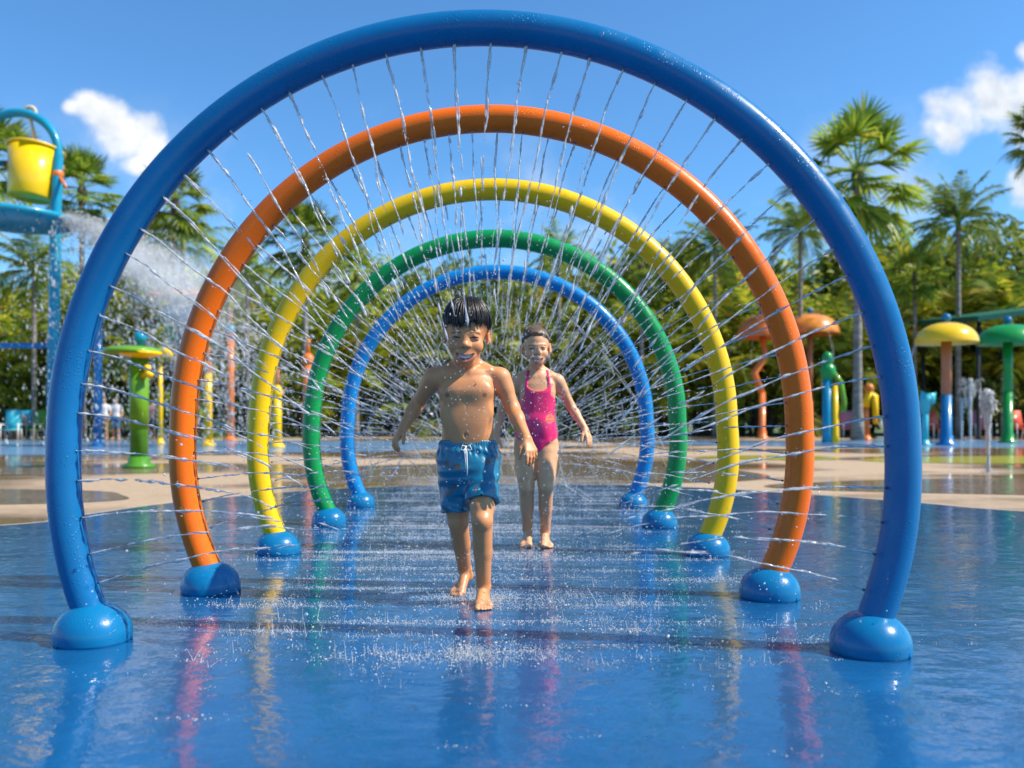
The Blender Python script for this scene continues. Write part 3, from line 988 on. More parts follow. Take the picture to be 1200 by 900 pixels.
def add_head(f, C, R, s=1.0, smile=1.0, open_=0.014, fine=True):
    def w(x, y, z): return A(C) + R @ (V3(x, y, z) * s)
    def e(c, r, k, op='add'): f.ell(w(*c), V3(*r) * s, R, k * s, op)
    def c(a, b, ra, rb, k, op='add'): f.cone(w(*a), w(*b), ra * s, rb * s, k * s, op)
    e((0, -0.010, 0.043), (0.078, 0.094, 0.088), 0.01)
    e((0, 0.024, -0.030), (0.0555, 0.0625, 0.069), 0.024)
    if not fine:
        c((0, 0.07, 0.0), (0, 0.098, -0.02), 0.012, 0.012, 0.01)
        for q in (-1, 1): e((q * 0.078, -0.01, -0.005), (0.010, 0.018, 0.028), 0.006)
        return
    e((0, 0.053, -0.084), (0.028, 0.026, 0.022), 0.026)
    for q in (-1, 1):
        e((q * 0.040, 0.052, -0.030), (0.024, 0.023, 0.024), 0.022)          # cheeks
        e((q * 0.0345, 0.0875, 0.001), (0.019, 0.010, 0.009), 0.018, 'sub')     # sockets
        e((q * 0.033, 0.0655, 0.001), (0.0165, 0.0135, 0.0125), 0.003)          # eyeballs under the lids
        c((q * 0.019, 0.0785, 0.0052), (q * 0.033, 0.0765, 0.0078), 0.0028, 0.0032, 0.003)   # upper lid
        c((q * 0.033, 0.0765, 0.0078), (q * 0.047, 0.069, 0.0040), 0.0032, 0.0026, 0.003)
        c((q * 0.020, 0.0775, -0.0048), (q * 0.045, 0.0695, -0.0050), 0.0028, 0.0028, 0.004)  # lower lid
        c((q * 0.016, 0.0795, 0.018), (q * 0.048, 0.066, 0.020), 0.0045, 0.004, 0.018)
    c((0, 0.0735, 0.014), (0, 0.0885, -0.020), 0.0090, 0.0105, 0.018)           # nose
    e((0, 0.0945, -0.0235), (0.0115, 0.0090, 0.0090), 0.010)
    for q in (-1, 1):
        e((q * 0.0135, 0.085, -0.0265), (0.0075, 0.0080, 0.0066), 0.007)
        e((q * 0.0062, 0.0935, -0.0325), (0.0030, 0.0040, 0.0026), 0.002, 'sub')
    # mouth: lips bent in a grin round an open cavity
    zs_ = lambda x: -0.067 + 12.0 * smile * x * x
    yl = lambda x: 0.0835 - 11.0 * x * x
    e((0, 0.066, -0.064), (0.037, 0.022, 0.024), 0.015)
    xs_ = np.linspace(-0.031, 0.031, 21)
    for i in range(20):
        xa, xb = xs_[i], xs_[i + 1]
        fa, fb = max(0, 1 - (xa / 0.031) ** 2), max(0, 1 - (xb / 0.031) ** 2)
        c((xa, yl(xa), zs_(xa) + 0.30 * open_ * fa + 0.003), (xb, yl(xb), zs_(xb) + 0.30 * open_ * fb + 0.003), 0.0028 + 0.0012 * fa, 0.0028 + 0.0012 * fb, 0.005)
        c((xa, yl(xa) - 0.001, zs_(xa) - 1.0 * open_ * fa - 0.003), (xb, yl(xb) - 0.001, zs_(xb) - 1.0 * open_ * fb - 0.003), 0.0030 + 0.0018 * fa, 0.0030 + 0.0018 * fb, 0.005)
    for i in range(20):
        xa = (xs_[i] + xs_[i + 1]) / 2; fa = 1 - (xa / 0.031) ** 2
        e((xa, yl(xa) + 0.004, zs_(xa) - 0.35 * open_ * fa), (0.0042, 0.0115, 0.0010 + 0.60 * open_ * fa), 0.0012, 'sub')
    for q in (-1, 1):
        # ear: disc with a rim and a hollow
        cr_, sr = math.cos(q * 0.35), math.sin(q * 0.35)
        e((q * 0.080, -0.010, 0.000), (0.008, 0.016, 0.025), 0.006)
        pts = [(q * (0.083 + 0.006 * math.sin(t)), -0.008 - 0.017 * math.sin(t) * 1.0, 0.000 + 0.026 * math.cos(t)) for t in np.linspace(-0.5, 2.6, 7)]
        for a_, b_ in zip(pts[:-1], pts[1:]): c(a_, b_, 0.0036, 0.0036, 0.004)
        e((q * 0.0885, -0.002, 0.002), (0.006, 0.009, 0.013), 0.004, 'sub')
        e((q * 0.0785, -0.003, -0.022), (0.0050, 0.0060, 0.0065), 0.005)


def head_colors(L, col, skin, smile, open_, brow=(0.06, 0.033, 0.02), lip=(0.50, 0.15, 0.10)):
    """L: vertices in head coordinates (scaled); col: array to edit"""
    x, y, z = L[:, 0], L[:, 1], L[:, 2]
    front = (y > 0.045) & (np.abs(x) < 0.06) & (z > -0.11) & (z < 0.06)
    def blend(m, c): col[:] = col * (1 - m[:, None]) + np.array(c)[None] * m[:, None]
    ax = np.abs(x)
    # warmer cheeks and nose are the skin's own colour
    m = np.exp(-(((ax - 0.040) / 0.020) ** 2 + ((z + 0.034) / 0.018) ** 2)) * 0.35 * front; blend(m, (skin[0] * 1.02, skin[1] * 0.78, skin[2] * 0.72))
    # brows
    zb = 0.0205 + 0.10 * (ax - 0.016) * (ax < 0.036) - 0.22 * np.maximum(0, ax - 0.036)
    m = np.clip((0.0034 - np.abs(z - zb)) / 0.002, 0, 1) * np.clip((ax - 0.013) / 0.004, 0, 1) * np.clip((0.052 - ax) / 0.006, 0, 1) * front; blend(m * 0.85, brow)
    # eyes
    u = (ax - 0.033) / 0.0145
    ez = 0.0010 + 0.0012 * (1 - u * u)
    hgt = 0.0021 * np.sqrt(np.clip(1 - u * u, 0, 1))
    inside = np.clip((hgt - np.abs(z - ez)) / 0.0012, 0, 1) * (np.abs(u) < 1) * front
    blend(inside, (0.20, 0.16, 0.14))
    blend(inside * np.clip((0.0072 - np.abs(ax - 0.033)) / 0.0012, 0, 1), (0.018, 0.010, 0.007))
    lash = np.clip((0.0019 - np.abs(z - (ez + hgt + 0.0008))) / 0.001, 0, 1) * (np.abs(u) < 1.08) * front
    blend(lash, (0.02, 0.012, 0.01))
    low = np.clip((0.0012 - np.abs(z - (ez - hgt - 0.0008))) / 0.001, 0, 1) * (np.abs(u) < 1.0) * front; blend(low * 0.5, (0.10, 0.05, 0.035))
    # mouth
    fx = np.clip(1 - (x / 0.031) ** 2, 0, 1); zc = -0.067 + 12.0 * smile * x * x
    up = zc + 0.30 * open_ * fx; dn = zc - 1.0 * open_ * fx
    mfront = (y > 0.035) & (ax < 0.033) & front
    lips = mfront & (z < up + 0.0065) & (z > dn - 0.0075)
    blend(np.clip(lips.astype(float), 0, 1) * 0.75, lip)
    ins = mfront & (z < up + 0.0004) & (z > dn) & (fx > 0.03)
    blend(ins.astype(float), (0.36, 0.09, 0.08))
    teeth = ins & (z > up - 0.0100 * np.minimum(1, fx * 1.6)) & (fx > 0.18)
    blend(teeth.astype(float), (0.90, 0.88, 0.83))
    # nostrils
    m = np.exp(-(((ax - 0.0062) / 0.0028) ** 2 + ((z + 0.0325) / 0.0022) ** 2)) * (y > 0.08); blend(m * 0.7, (0.08, 0.03, 0.02))


def add_hand(f, W, d, side, n, s=1.0, curl=(0.25, 0.3, 0.35, 0.45), thumb_out=0.75, spread=0.06):
    """W wrist, d along the fingers, side towards the thumb, n towards the palm"""
    d, side, n = [A(v) / np.linalg.norm(v) for v in (d, side, n)]
    side = side - d * (side @ d); side /= np.linalg.norm(side); n2 = np.cross(d, side); n = n2 if n2 @ n > 0 else -n2
    W = A(W)
    kn = []
    for i in range(4):
        b = W + (side * (0.010 - 0.0068 * i) + d * 0.004) * s
        q = W + (side * (0.0225 - 0.0150 * i) + d * (0.056 - 0.0016 * (i - 1) ** 2) + n * -0.001 * (i in (1, 2))) * s
        f.cone(b, q, 0.0105 * s, 0.0088 * s, 0.010 * s)
        kn.append(q)
    f.ell(W + (d * 0.030 + n * 0.006) * s, V3(0.020, 0.026, 0.010) * s, np.stack([side, d, n], 1), 0.008 * s)
    lens = (0.047, 0.053, 0.049, 0.039)
    for i in range(4):
        p = kn[i]; ang = 0.0; r0 = 0.0078 * s if i < 3 else 0.0068 * s
        fan = side * math.sin(spread * (1.5 - i)) 
        for k_, frac in enumerate((0.44, 0.32, 0.24)):
            ang += curl[i] * (0.8, 1.25, 0.9)[k_]
            dr = d * math.cos(ang) + n * math.sin(ang) + fan; dr /= np.linalg.norm(dr)
            q = p + dr * lens[i] * frac * s
            f.cone(p, q, r0, r0 * 0.90, 0.0025 * s); p = q; r0 *= 0.90
    b = W + (d * 0.014 + side * 0.012 + n * 0.004) * s
    t1 = d * 0.62 + side * thumb_out + n * 0.30; t1 /= np.linalg.norm(t1)
    t2 = d * 0.85 + side * thumb_out * 0.35 + n * 0.42; t2 /= np.linalg.norm(t2)
    q = b + t1 * 0.030 * s; q2 = q + t2 * 0.022 * s; q3 = q2 + (t2 + d * 0.2) * 0.013 * s
    f.cone(b, q, 0.0125 * s, 0.0088 * s, 0.008 * s); f.cone(q, q2, 0.0086 * s, 0.0078 * s, 0.002); f.cone(q2, q3, 0.0078 * s, 0.0062 * s, 0.002)


def add_foot(f, ball, yaw, pitch, s=1.0, big=1):
    """ball: point of the sole under the ball of the foot; yaw 0 points at -Y; pitch lifts the heel. Returns the ankle"""
    fw = V3(math.sin(yaw), -math.cos(yaw), 0); sd_ = V3(math.cos(yaw), math.sin(yaw), 0) * big   # sd_ points to the big toe
    cp, sp_ = math.cos(pitch), math.sin(pitch)
    bk = -fw * cp + V3(0, 0, 1) * sp_; up = V3(0, 0, 1) * cp + fw * sp_
    B = A(ball)
    def w(back, side, h): return B + (bk * back + sd_ * side + up * h) * s
    f.cone(w(0.115, 0, 0.024), w(0.105, 0.0, 0.040), 0.0235 * s, 0.024 * s, 0.015)          # heel
    f.cone(w(0.105, 0.0, 0.022), w(0.0, -0.022, 0.014), 0.020 * s, 0.0140 * s, 0.015)       # outer edge
    f.cone(w(0.085, 0.004, 0.052), w(0.0, 0.016, 0.018), 0.022 * s, 0.0170 * s, 0.018)      # instep
    f.cone(w(0.0, 0.018, 0.016), w(0.0, -0.022, 0.0135), 0.0155 * s, 0.0130 * s, 0.012)
    td = fw; tz = V3(0, 0, 1)
    for i, (sx_, ln, r) in enumerate(((0.021, 0.036, 0.0105), (0.0065, 0.036, 0.0078), (-0.0045, 0.032, 0.0072), (-0.0145, 0.027, 0.0068), (-0.0235, 0.020, 0.0064))):
        a_ = w(0.0, sx_ * 0.95, 0.013); b_ = B + (td * ln * 0.55 + sd_ * sx_ * 1.08) * s + tz * (r * s + 0.004); c_ = B + (td * ln + sd_ * sx_ * 1.10) * s + tz * r * s
        f.cone(a_, b_, r * 1.05 * s, r * 0.92 * s, 0.004); f.cone(b_, c_, r * 0.92 * s, r * s, 0.002)
    return w(0.098, 0.0, 0.070)


def add_leg(f, hip, knee, ankle, fwd, r=(0.062, 0.041, 0.043, 0.026), k=0.02):
    hip, knee, ankle, fwd = A(hip), A(knee), A(ankle), A(fwd)
    f.cone(hip, knee, r[0], r[1], k)
    f.cone(hip + (knee - hip) * 0.15 + fwd * 0.006, hip + (knee - hip) * 0.75 + fwd * 0.006, r[0] * 0.97, r[1] * 1.12, 0.02)
    f.cone(knee, ankle, r[1] * 0.93, r[3], 0.015)
    cd = ankle - knee
    f.cone(knee + cd * 0.16 - fwd * 0.010, knee + cd * 0.46 - fwd * 0.008, r[2] * 0.80, r[2] * 0.78, 0.02)
    f.cone(knee + cd * 0.46 - fwd * 0.008, ankle, r[2] * 0.72, r[3] * 0.9, 0.015)
    f.ell(knee + fwd * r[1] * 0.50 + cd * 0.01, (r[1] * 0.62, r[1] * 0.62, r[1] * 0.74), None, 0.012)
    for q in (-1, 1):
        sdv = np.cross(fwd, V3(0, 0, 1)) * q
        f.ell(ankle + sdv * r[3] * 0.75, (0.010, 0.010, 0.012), None, 0.010)


def add_arm(f, sh, el, wr, r=(0.036, 0.030, 0.029, 0.020), k=0.022):
    sh, el, wr = A(sh), A(el), A(wr)
    f.cone(sh, el, r[0], r[1], k)
    f.cone(sh + (el - sh) * 0.08, sh + (el - sh) * 0.36, r[0] * 1.10, r[0] * 0.95, 0.02)
    f.cone(el, el + (wr - el) * 0.35, r[1] * 0.95, r[2] * 1.02, 0.012)
    f.cone(el + (wr - el) * 0.30, wr, r[2], r[3], 0.012)


def skin_mat(name):
    m, nt, b, out = new_mat(name)
    at = N(nt, 'ShaderNodeAttribute'); at.attribute_name = 'Col'
    nz = noise(nt, 70, 4); n9 = noise(nt, 16, 5, 0.65); ad = N(nt, 'ShaderNodeMath', operation='MULTIPLY_ADD'); ad.inputs[1].default_value = 0.5; nt.links.new(nz.outputs[0], ad.inputs[0])
    hf = N(nt, 'ShaderNodeMath', operation='MULTIPLY'); hf.inputs[1].default_value = 0.5; nt.links.new(n9.outputs[0], hf.inputs[0]); nt.links.new(hf.outputs[0], ad.inputs[2])
    rm = ramp(nt, ad.outputs[0], [(0.3, (0.92, 0.88, 0.85)), (0.7, (1.06, 1.07, 1.08))])
    mu = N(nt, 'ShaderNodeMix', data_type='RGBA'); mu.blend_type = 'MULTIPLY'; mu.inputs[0].default_value = 1
    nt.links.new(at.outputs['Color'], mu.inputs[6]); nt.links.new(rm.outputs[0], mu.inputs[7])
    nt.links.new(mu.outputs[2], b.inputs['Base Color'])
    nr = noise(nt, 24, 4); rr = ramp(nt, nr.outputs[0], [(0.35, 0.33), (0.65, 0.58)])
    nt.links.new(rr.outputs[0], b.inputs['Roughness'])
    b.inputs['Subsurface Weight'].default_value = 0.12; b.inputs['Subsurface Radius'].default_value = (1.0, 0.4, 0.2); b.inputs['Subsurface Scale'].default_value = 0.008
    b.inputs['Coat Weight'].default_value = 0.08; b.inputs['Coat Roughness'].default_value = 0.12
    tc_ = N(nt, 'ShaderNodeTexCoord'); vo = N(nt, 'ShaderNodeTexVoronoi'); vo.inputs['Scale'].default_value = 120
    nt.links.new(tc_.outputs['Object'], vo.inputs['Vector'])
    dr = ramp(nt, vo.outputs['Distance'], [(0.05, 1.0), (0.32, 0.0)])
    pn = noise(nt, 13, 3); pm = ramp(nt, pn.outputs[0], [(0.50, 0.0), (0.60, 1.0)])
    m2 = N(nt, 'ShaderNodeMath', operation='MULTIPLY'); nt.links.new(dr.outputs[0], m2.inputs[0]); nt.links.new(pm.outputs[0], m2.inputs[1])
    bp = bump(nt, m2.outputs[0], 0.5, 0.003); nt.links.new(bp.outputs[0], b.inputs['Coat Normal'])
    n3_ = noise(nt, 300, 2); b3 = bump(nt, n3_.outputs[0], 0.12, 0.001); nt.links.new(b3.outputs[0], b.inputs['Normal'])
    return m


M['skin'] = skin_mat('wet_skin')


def hair_mat(name, c1, c2):
    m, nt, b, out = new_mat(name)
    ge = N(nt, 'ShaderNodeNewGeometry')
    r = ramp(nt, ge.outputs['Random Per Island'], [(0.0, c1), (1.0, c2)])
    nt.links.new(r.outputs[0], b.inputs['Base Color']); b.inputs['Roughness'].default_value = 0.42
    b.inputs['Coat Weight'].default_value = 0.08; b.inputs['Coat Roughness'].default_value = 0.2
    return m


M['black_hair'] = hair_mat('wet_black_hair', (0.008, 0.006, 0.005), (0.022, 0.014, 0.010))
M['brown_hair'] = hair_mat('wet_brown_hair', (0.075, 0.045, 0.026), (0.18, 0.105, 0.060))


def finish_body(f, name, parent, origin, color_fn, mat):
    # sole of the feet and everything else stays on the ground
    Z = f.zs[None, None, :]
    f.F = np.maximum(f.F, (0.006 - Z).astype(np.float32) + 0 * f.F)
    V, Q = surface_nets(f.F, f.xs, f.ys, f.zs)
    o0 = np.array(origin)
    col = color_fn(V) if color_fn else None
    o = np_mesh(name, V - o0, Q, mat, parent, True, col); 
    if parent is None: o.location = tuple(o0)
    return o


def hair_shape(C, R, s, zend, cz=0.045, rad=(0.0885, 0.105, 0.107), clumps=420, seed=5, thick=0.006, flow='down'):
    r_ = np.random.default_rng(seed)
    mb = MB()
    na, ne = 120, 22
    def pt(phi, el, g):
        return np.array([(rad[0] + g) * math.cos(el) * math.sin(phi), -0.008 + (rad[1] + g) * math.cos(el) * math.cos(phi), cz + (rad[2] + g) * math.sin(el)])
    rid = r_.normal(0, 0.0013, na); rid = (rid + np.roll(rid, 1)) / 1.4
    vs, fs = [], []
    for i in range(na):
        phi = 2 * PI * i / na
        ee = math.asin(max(-0.99, min(0.99, (zend(phi) - cz) / rad[2])))
        for j in range(ne + 2):
            t = min(1.0, j / ne)
            el = PI / 2 + (ee - PI / 2) * (0.02 + 0.98 * t)
            g = rid[i] * min(1, t * 2) * (1 if flow == 'down' else 0.5) + r_.normal(0, 0.0003) - (0.004 if flow == 'down' else 0.0035) * max(0, (t - 0.8) / 0.2)
            if j == ne + 1: g = -thick - 0.012
            vs.append(A(C) + R @ (pt(phi, el, g) * s))
    for i in range(na):
        k = (i + 1) % na
        for j in range(ne + 1):
            a = i * (ne + 2)
            c = k * (ne + 2)
            fs.append((a + j, a + j + 1, c + j + 1, c + j))
    fs.append(tuple(i * (ne + 2) for i in range(na)))
    mb.add(vs, fs)
    for q in range(clumps):
        phi = r_.uniform(0, 2 * PI)
        ee = math.asin(max(-0.99, min(0.99, (zend(phi) - cz) / rad[2])))
        if flow == 'down':
            lf = 0.0015 + 0.0075 * r_.random() ** 2.5
            e0 = r_.uniform(0.55, 1.5); e1 = ee + r_.normal(-0.02, 0.10)
            att = round((phi + 0.10) / 0.115) * 0.115 + 0.03 * math.sin(phi * 17)
            dphi = (att - phi) * r_.uniform(0.6, 1.0) + r_.normal(0.0, 0.03)
            pts = []
            for k in range(9):
                t = k / 8
                lift = 0.0010 + lf * math.sin(PI * t ** 0.8) + 0.003 * t * max(0.0, math.cos(phi))
                el = e0 + (e1 - e0) * t
                pts.append(A(C) + R @ (pt(phi + dphi * t, el, lift) * s))
            w_ = r_.uniform(0.0010, 0.0027) * s
            mb.tube(pts, [w_ * v for v in (0.5, 0.9, 1, 1, 1, 0.95, 0.8, 0.55, 0.12)], 5)
        else:
            # combed straight back from the hairline
            ph0 = r_.uniform(-1.5, 1.5); e0 = math.asin(max(-0.99, min(0.99, (zend(ph0) - cz) / rad[2]))) + r_.uniform(0.0, 0.25)
            a_ = pt(ph0, e0, 0); b_ = np.array([r_.normal(0, 0.008), -0.112, 0.035])
            pts = []
            for k in range(9):
                t = k / 8
                p = a_ + (b_ - a_) * t; p = p + np.array([0, 0, 0.09 * math.sin(PI * t) * (0.6 + 0.4 * math.cos(ph0))])
                v = p - np.array([0, -0.008, cz]); nrm = math.sqrt((v[0] / rad[0]) ** 2 + (v[1] / rad[1]) ** 2 + (v[2] / rad[2]) ** 2)
                p = np.array([0, -0.008, cz]) + v / nrm * (1.000 + 0.008 * r_.random())
                pts.append(A(C) + R @ (p * s))
            w_ = r_.uniform(0.0009, 0.0021) * s
            mb.tube(pts, [w_ * v for v in (0.2, 0.8, 1, 1, 1, 1, 0.9, 0.7, 0.4)], 5)
    return mb


# ======================================================================= the boy
def make_boy():
    Yb = 3.44
    HS = 1.08
    C = A(P(546.0, 397.0, 3.385)) + V3(0, 0.035, 0.012); R = frame(0.0, 0.17, -0.02)
    xs = axis(-0.56, 0.16, 0.0032, (C[0] - 0.105, C[0] + 0.105), 0.0019)
    ys = axis(3.14, 3.86, 0.0036, (C[1] - 0.125, C[1] + 0.10), 0.0021)
    zs = axis(-0.02, 1.27, 0.0034, (C[2] - 0.13, C[2] + 0.15), 0.0019)
    f = Field(xs, ys, zs)
    cx = lambda px: (px - 600) / 1000 * Yb
    zz = lambda py: CAMH + (HY - py) / 1000 * Yb
    zk = [zz(566), zz(548), zz(530), zz(516), zz(504), zz(490), zz(474), zz(458), zz(446), zz(438), zz(432), zz(428)]
    a_ = [0.055, 0.100, 0.110, 0.106, 0.103, 0.105, 0.110, 0.114, 0.110, 0.092, 0.064, 0.040]
    b_ = [0.050, 0.072, 0.078, 0.074, 0.072, 0.072, 0.075, 0.076, 0.066, 0.056, 0.046, 0.036]
    cxs = [cx(549), cx(548.5), cx(548), cx(548), cx(548), cx(547.5), cx(547), cx(547), cx(547), cx(547), cx(547), cx(547)]
    cys = [3.475, 3.475, 3.47, 3.465, 3.46, 3.455, 3.45, 3.447, 3.445, 3.445, 3.445, 3.445]
    f.column(zk, a_, b_, cxs, cys, 0.02)
    X0 = cx(547)
    # chest, belly, ribs and collar bones
    for q in (-1, 1):
        f.ell((X0 + q * 0.050, 3.394, zz(459)), (0.052, 0.020, 0.036), None, 0.03)
        f.ell((X0 + q * 0.055, 3.404, zz(484)), (0.045, 0.016, 0.040), None, 0.035)
        f.cone((X0 + q * 0.016, 3.402, zz(437)), (X0 + q * 0.092, 3.424, zz(434)), 0.0070, 0.0070, 0.022)
        f.cone((X0 + q * 0.030, 3.455, zz(424)), (X0 + q * 0.108, 3.450, zz(438)), 0.022, 0.026, 0.025)
    f.cone((X0, 3.382, zz(462)), (X0, 3.386, zz(500)), 0.003, 0.004, 0.010, 'sub')
    f.ell((X0, 3.400, zz(504)), (0.065, 0.016, 0.050), None, 0.04)
    f.ell((cx(546.7), 3.376, zz(510)), (0.0065, 0.010, 0.009), None, 0.006, 'sub')
    # neck
    f.cone((X0, 3.452, zz(434)), (C[0], C[1] + 0.010, C[2] - 0.060), 0.043, 0.040, 0.022)
    for q in (-1, 1):
        f.cone((X0 + q * 0.014, 3.405, zz(436)), (C[0] + q * 0.045, C[1] + 0.0, C[2] - 0.045), 0.008, 0.009, 0.014)
    # arms: his right one (left in the photo) swings back, the other one hangs forward
    sL, eL, wL = V3(cx(509), 3.452, zz(441)), A(P(490.5, 471, 3.545)), A(P(471.5, 503, 3.500))
    sR, eR, wR = V3(cx(586), 3.452, zz(441)), A(P(600.5, 478, 3.450)), A(P(617, 514, 3.330))
    add_arm(f, sL, eL, wL); add_arm(f, sR, eR, wR, (0.035, 0.030, 0.028, 0.0195))
    dL = A(P(459.5, 521, 3.46)) - wL
    add_hand(f, wL, dL, V3(0.35, -0.9, 0.15), V3(0.9, 0.3, 0.1), 1.04, (0.42, 0.48, 0.52, 0.55), 0.7)
    dR = A(P(626, 540, 3.29)) - wR
    add_hand(f, wR, dR, V3(-0.75, -0.6, 0.0), V3(-0.45, 0.75, -0.2), 1.04, (0.18, 0.28, 0.38, 0.45), 0.55)
    # legs
    fwd = V3(0, -1, 0)
    bF = V3((566.5 - 600) / 1000 * 3.318, 3.312, 0.0)
    aF = add_foot(f, bF, 0.03, 0.0, 1.02, -1)
    bB = V3((537.0 - 600) / 1000 * 3.57, 3.575, 0.0)
    aB = add_foot(f, bB, -0.38, 0.42, 1.02, 1)
    hF, kF = V3(cx(564.5), 3.475, zz(545)), A(P(565, 610, 3.335))
    hB, kB = V3(cx(532.5), 3.480, zz(545)), A(P(537, 612, 3.475))
    add_leg(f, hF, kF, aF, fwd, (0.056, 0.041, 0.043, 0.026)); add_leg(f, hB, kB, aB, fwd, (0.056, 0.041, 0.043, 0.026))
    add_head(f, C, R, HS, 1.0, 0.0145)
    skin = np.array((0.64, 0.265, 0.100))

    def colors(V):
        col = np.tile(skin, (len(V), 1))
        # feet, palms and knees are the skin's own paler or redder tone
        lowz = np.clip((0.05 - V[:, 2]) / 0.05, 0, 1)[:, None]; col = col * (1 - 0.5 * lowz) + np.array((0.50, 0.26, 0.16)) * 0.5 * lowz
        for q in (-1, 1):
            c = V3(X0 + q * 0.074, 3.375, zz(463.5)); d = np.linalg.norm(V[:, [0, 2]] - c[[0, 2]], axis=1)
            m = (np.clip((0.0115 - d) / 0.004, 0, 1) * (V[:, 1] < 3.42))[:, None] * 0.75; col = col * (1 - m) + np.array((0.20, 0.075, 0.045)) * m
        L = (V - C) @ R / HS
        near = (np.abs(L) < 0.16).all(1)
        sub = col[near]; head_colors(L[near], sub, skin, 1.0, 0.0145); col[near] = sub
        return col
    org = (float(cx(548)), 3.44, 0.0)
    body = finish_body(f, 'person', None, org, colors, M['skin'])
    tag(body, 'person with short wet black hair and blue swim shorts, walking barefoot toward the camera', 'person', 'children playing in the spray')

    # hair
    def zend(phi):
        p = abs((phi + PI) % (2 * PI) - PI)
        return float(np.interp(p, [0, 0.35, 0.75, 1.10, 1.35, 1.55, 1.85, 2.4, PI], [0.060, 0.057, 0.054, 0.050, 0.042, 0.022, 0.026, -0.025, -0.050]) + 0.013 * math.exp(-((phi - 0.42) / 0.16) ** 2) + 0.007 * math.sin(7 * phi + 1) * (p < 1.0))
    h = hair_shape(C, R, HS, zend, rad=(0.0835, 0.104, 0.101), clumps=1150, seed=5)
    # wet locks over the forehead
    r_ = np.random.default_rng(21)
    for q in range(46):
        x0 = r_.uniform(-0.066, 0.066); ze = 0.045 + r_.normal(0, 0.008) + (0.010 if x0 > 0.02 else 0.0)
        pts = []
        for k in range(7):
            t = k / 6; z = 0.098 + (ze - 0.098) * t; x = x0 * (1 + 0.06 * t) + 0.006 * math.sin(3 * t + q)
            v = 1 - (x / 0.0870) ** 2 - ((z - 0.045) / 0.100) ** 2
            y = -0.008 + 0.105 * math.sqrt(max(0.02, v)) + 0.0015 + 0.003 * t * (1 - t)
            if z < 0.07: y = min(y, -0.008 + 0.105 * math.sqrt(max(0.02, v)) - 0.006 * (0.07 - z) / 0.03)
            pts.append(A(C) + R @ np.array([x, y, z]) * HS)
        w_ = r_.uniform(0.0022, 0.0044)
        h.tube(pts, [w_ * v for v in (0.4, 1, 1, 0.95, 0.8, 0.55, 0.1)], 5)
    ho = h.build('hair', M['black_hair'], None, True, org); ho.parent = body; ho.location = (0, 0, 0)

    # swim shorts
    g = Field(np.arange(-0.36, 0.0, 0.0034), np.arange(3.32, 3.62, 0.0036), np.arange(0.30, 0.70, 0.0034))
    zt = zz(515.5)
    k2 = [zz(578), zz(556), zz(540), zz(528), zz(520), zt]
    g.column(k2, [0.075, 0.118, 0.127, 0.121, 0.114, 0.110], [0.066, 0.094, 0.096, 0.088, 0.082, 0.080], [cx(549), cx(549), cx(548.5), cx(548), cx(548), cx(548)], [3.465, 3.468, 3.47, 3.468, 3.466, 3.465], 0.01)
    # each leg of the shorts hangs wider than the thigh
    def leg(h0, kn, ra, rb, end):
        h0, kn = A(h0), A(kn); q = h0 + (kn - h0) * end
        h1 = h0 + V3(0, 0, 0.02)
        sl, X, Y, Z = g.win(np.minimum(h1, q) - 0.11, np.maximum(h1, q) + 0.11)
        ab = q - h1; L = float(np.sqrt(ab @ ab)); u = ab / L
        t = (X - h1[0]) * u[0] + (Y - h1[1]) * u[1] + (Z - h1[2]) * u[2]
        tt = np.clip(t / L, 0, 1)
        dx, dy, dz = X - h1[0] - u[0] * t, Y - h1[1] - u[1] * t, Z - h1[2] - u[2] * t
        an = np.arctan2(dy, dx)
        fold = 0.003 * tt * (1 + np.sin(5 * an + 9 * tt)) + 0.002 * (1 + np.sin(3 * an - 30 * tt * L + 2))
        d = np.sqrt(dx ** 2 + (dy * 0.98) ** 2 + dz ** 2) - (ra + (rb - ra) * tt) - fold
        d = np.maximum(d, np.maximum(t - L, -t))
        g.put(sl, d.astype(np.float32), 0.014)
        return q, u
    qF, uF = leg(hF, kF, 0.0695, 0.0605, 0.685); qB, uB = leg(hB, kB, 0.0695, 0.0605, 0.80)
    # hollow hems
    for q_, u_, r0 in ((qF, uF, 0.055), (qB, uB, 0.058)):
        g.cone(q_ - u_ * 0.012, q_ + u_ * 0.05, r0, r0, 0.0, 'sub')
    sl = tuple([slice(None)] * 3)
    X, Y, Z = g.xs[:, None, None], g.ys[None, :, None], g.zs[None, None, :]
    # cloth creases and a gathered waistband
    an = np.arctan2(Y - 3.465, X - cx(548))
    gat = 0.0022 * np.sin(58 * an) * np.exp(-((Z - zz(519.5)) / 0.010) ** 2) + 0.0018 * np.sin(26 * an + 40 * Z) * np.exp(-((Z - zz(528)) / 0.022) ** 2)
    cre = -0.0020 + 0.0024 * np.sin(38 * (X + 0.6 * Z) + 9 * np.sin(20 * Z + 3 * X)) * np.clip((zt - Z) / 0.05, 0, 1)
    g.F = np.maximum(g.F + (gat + cre).astype(np.float32), (Z - zt).astype(np.float32))
    V, Q = surface_nets(g.F, g.xs, g.ys, g.zs)
    m, nt, b, out = new_mat('printed_swim_shorts')
    na = noise(nt, 17, 3, 0.55); nb = noise(nt, 42, 3, 0.6); nc = noise(nt, 6, 3)
    r1 = ramp(nt, nc.outputs[0], [(0.3, (0.001, 0.100, 0.19)), (0.7, (0.003, 0.175, 0.29))])
    k1 = ramp(nt, na.outputs[0], [(0.60, 0.0), (0.62, 1.0)])
    k2_ = ramp(nt, nb.outputs[0], [(0.655, 0.0), (0.675, 1.0)])
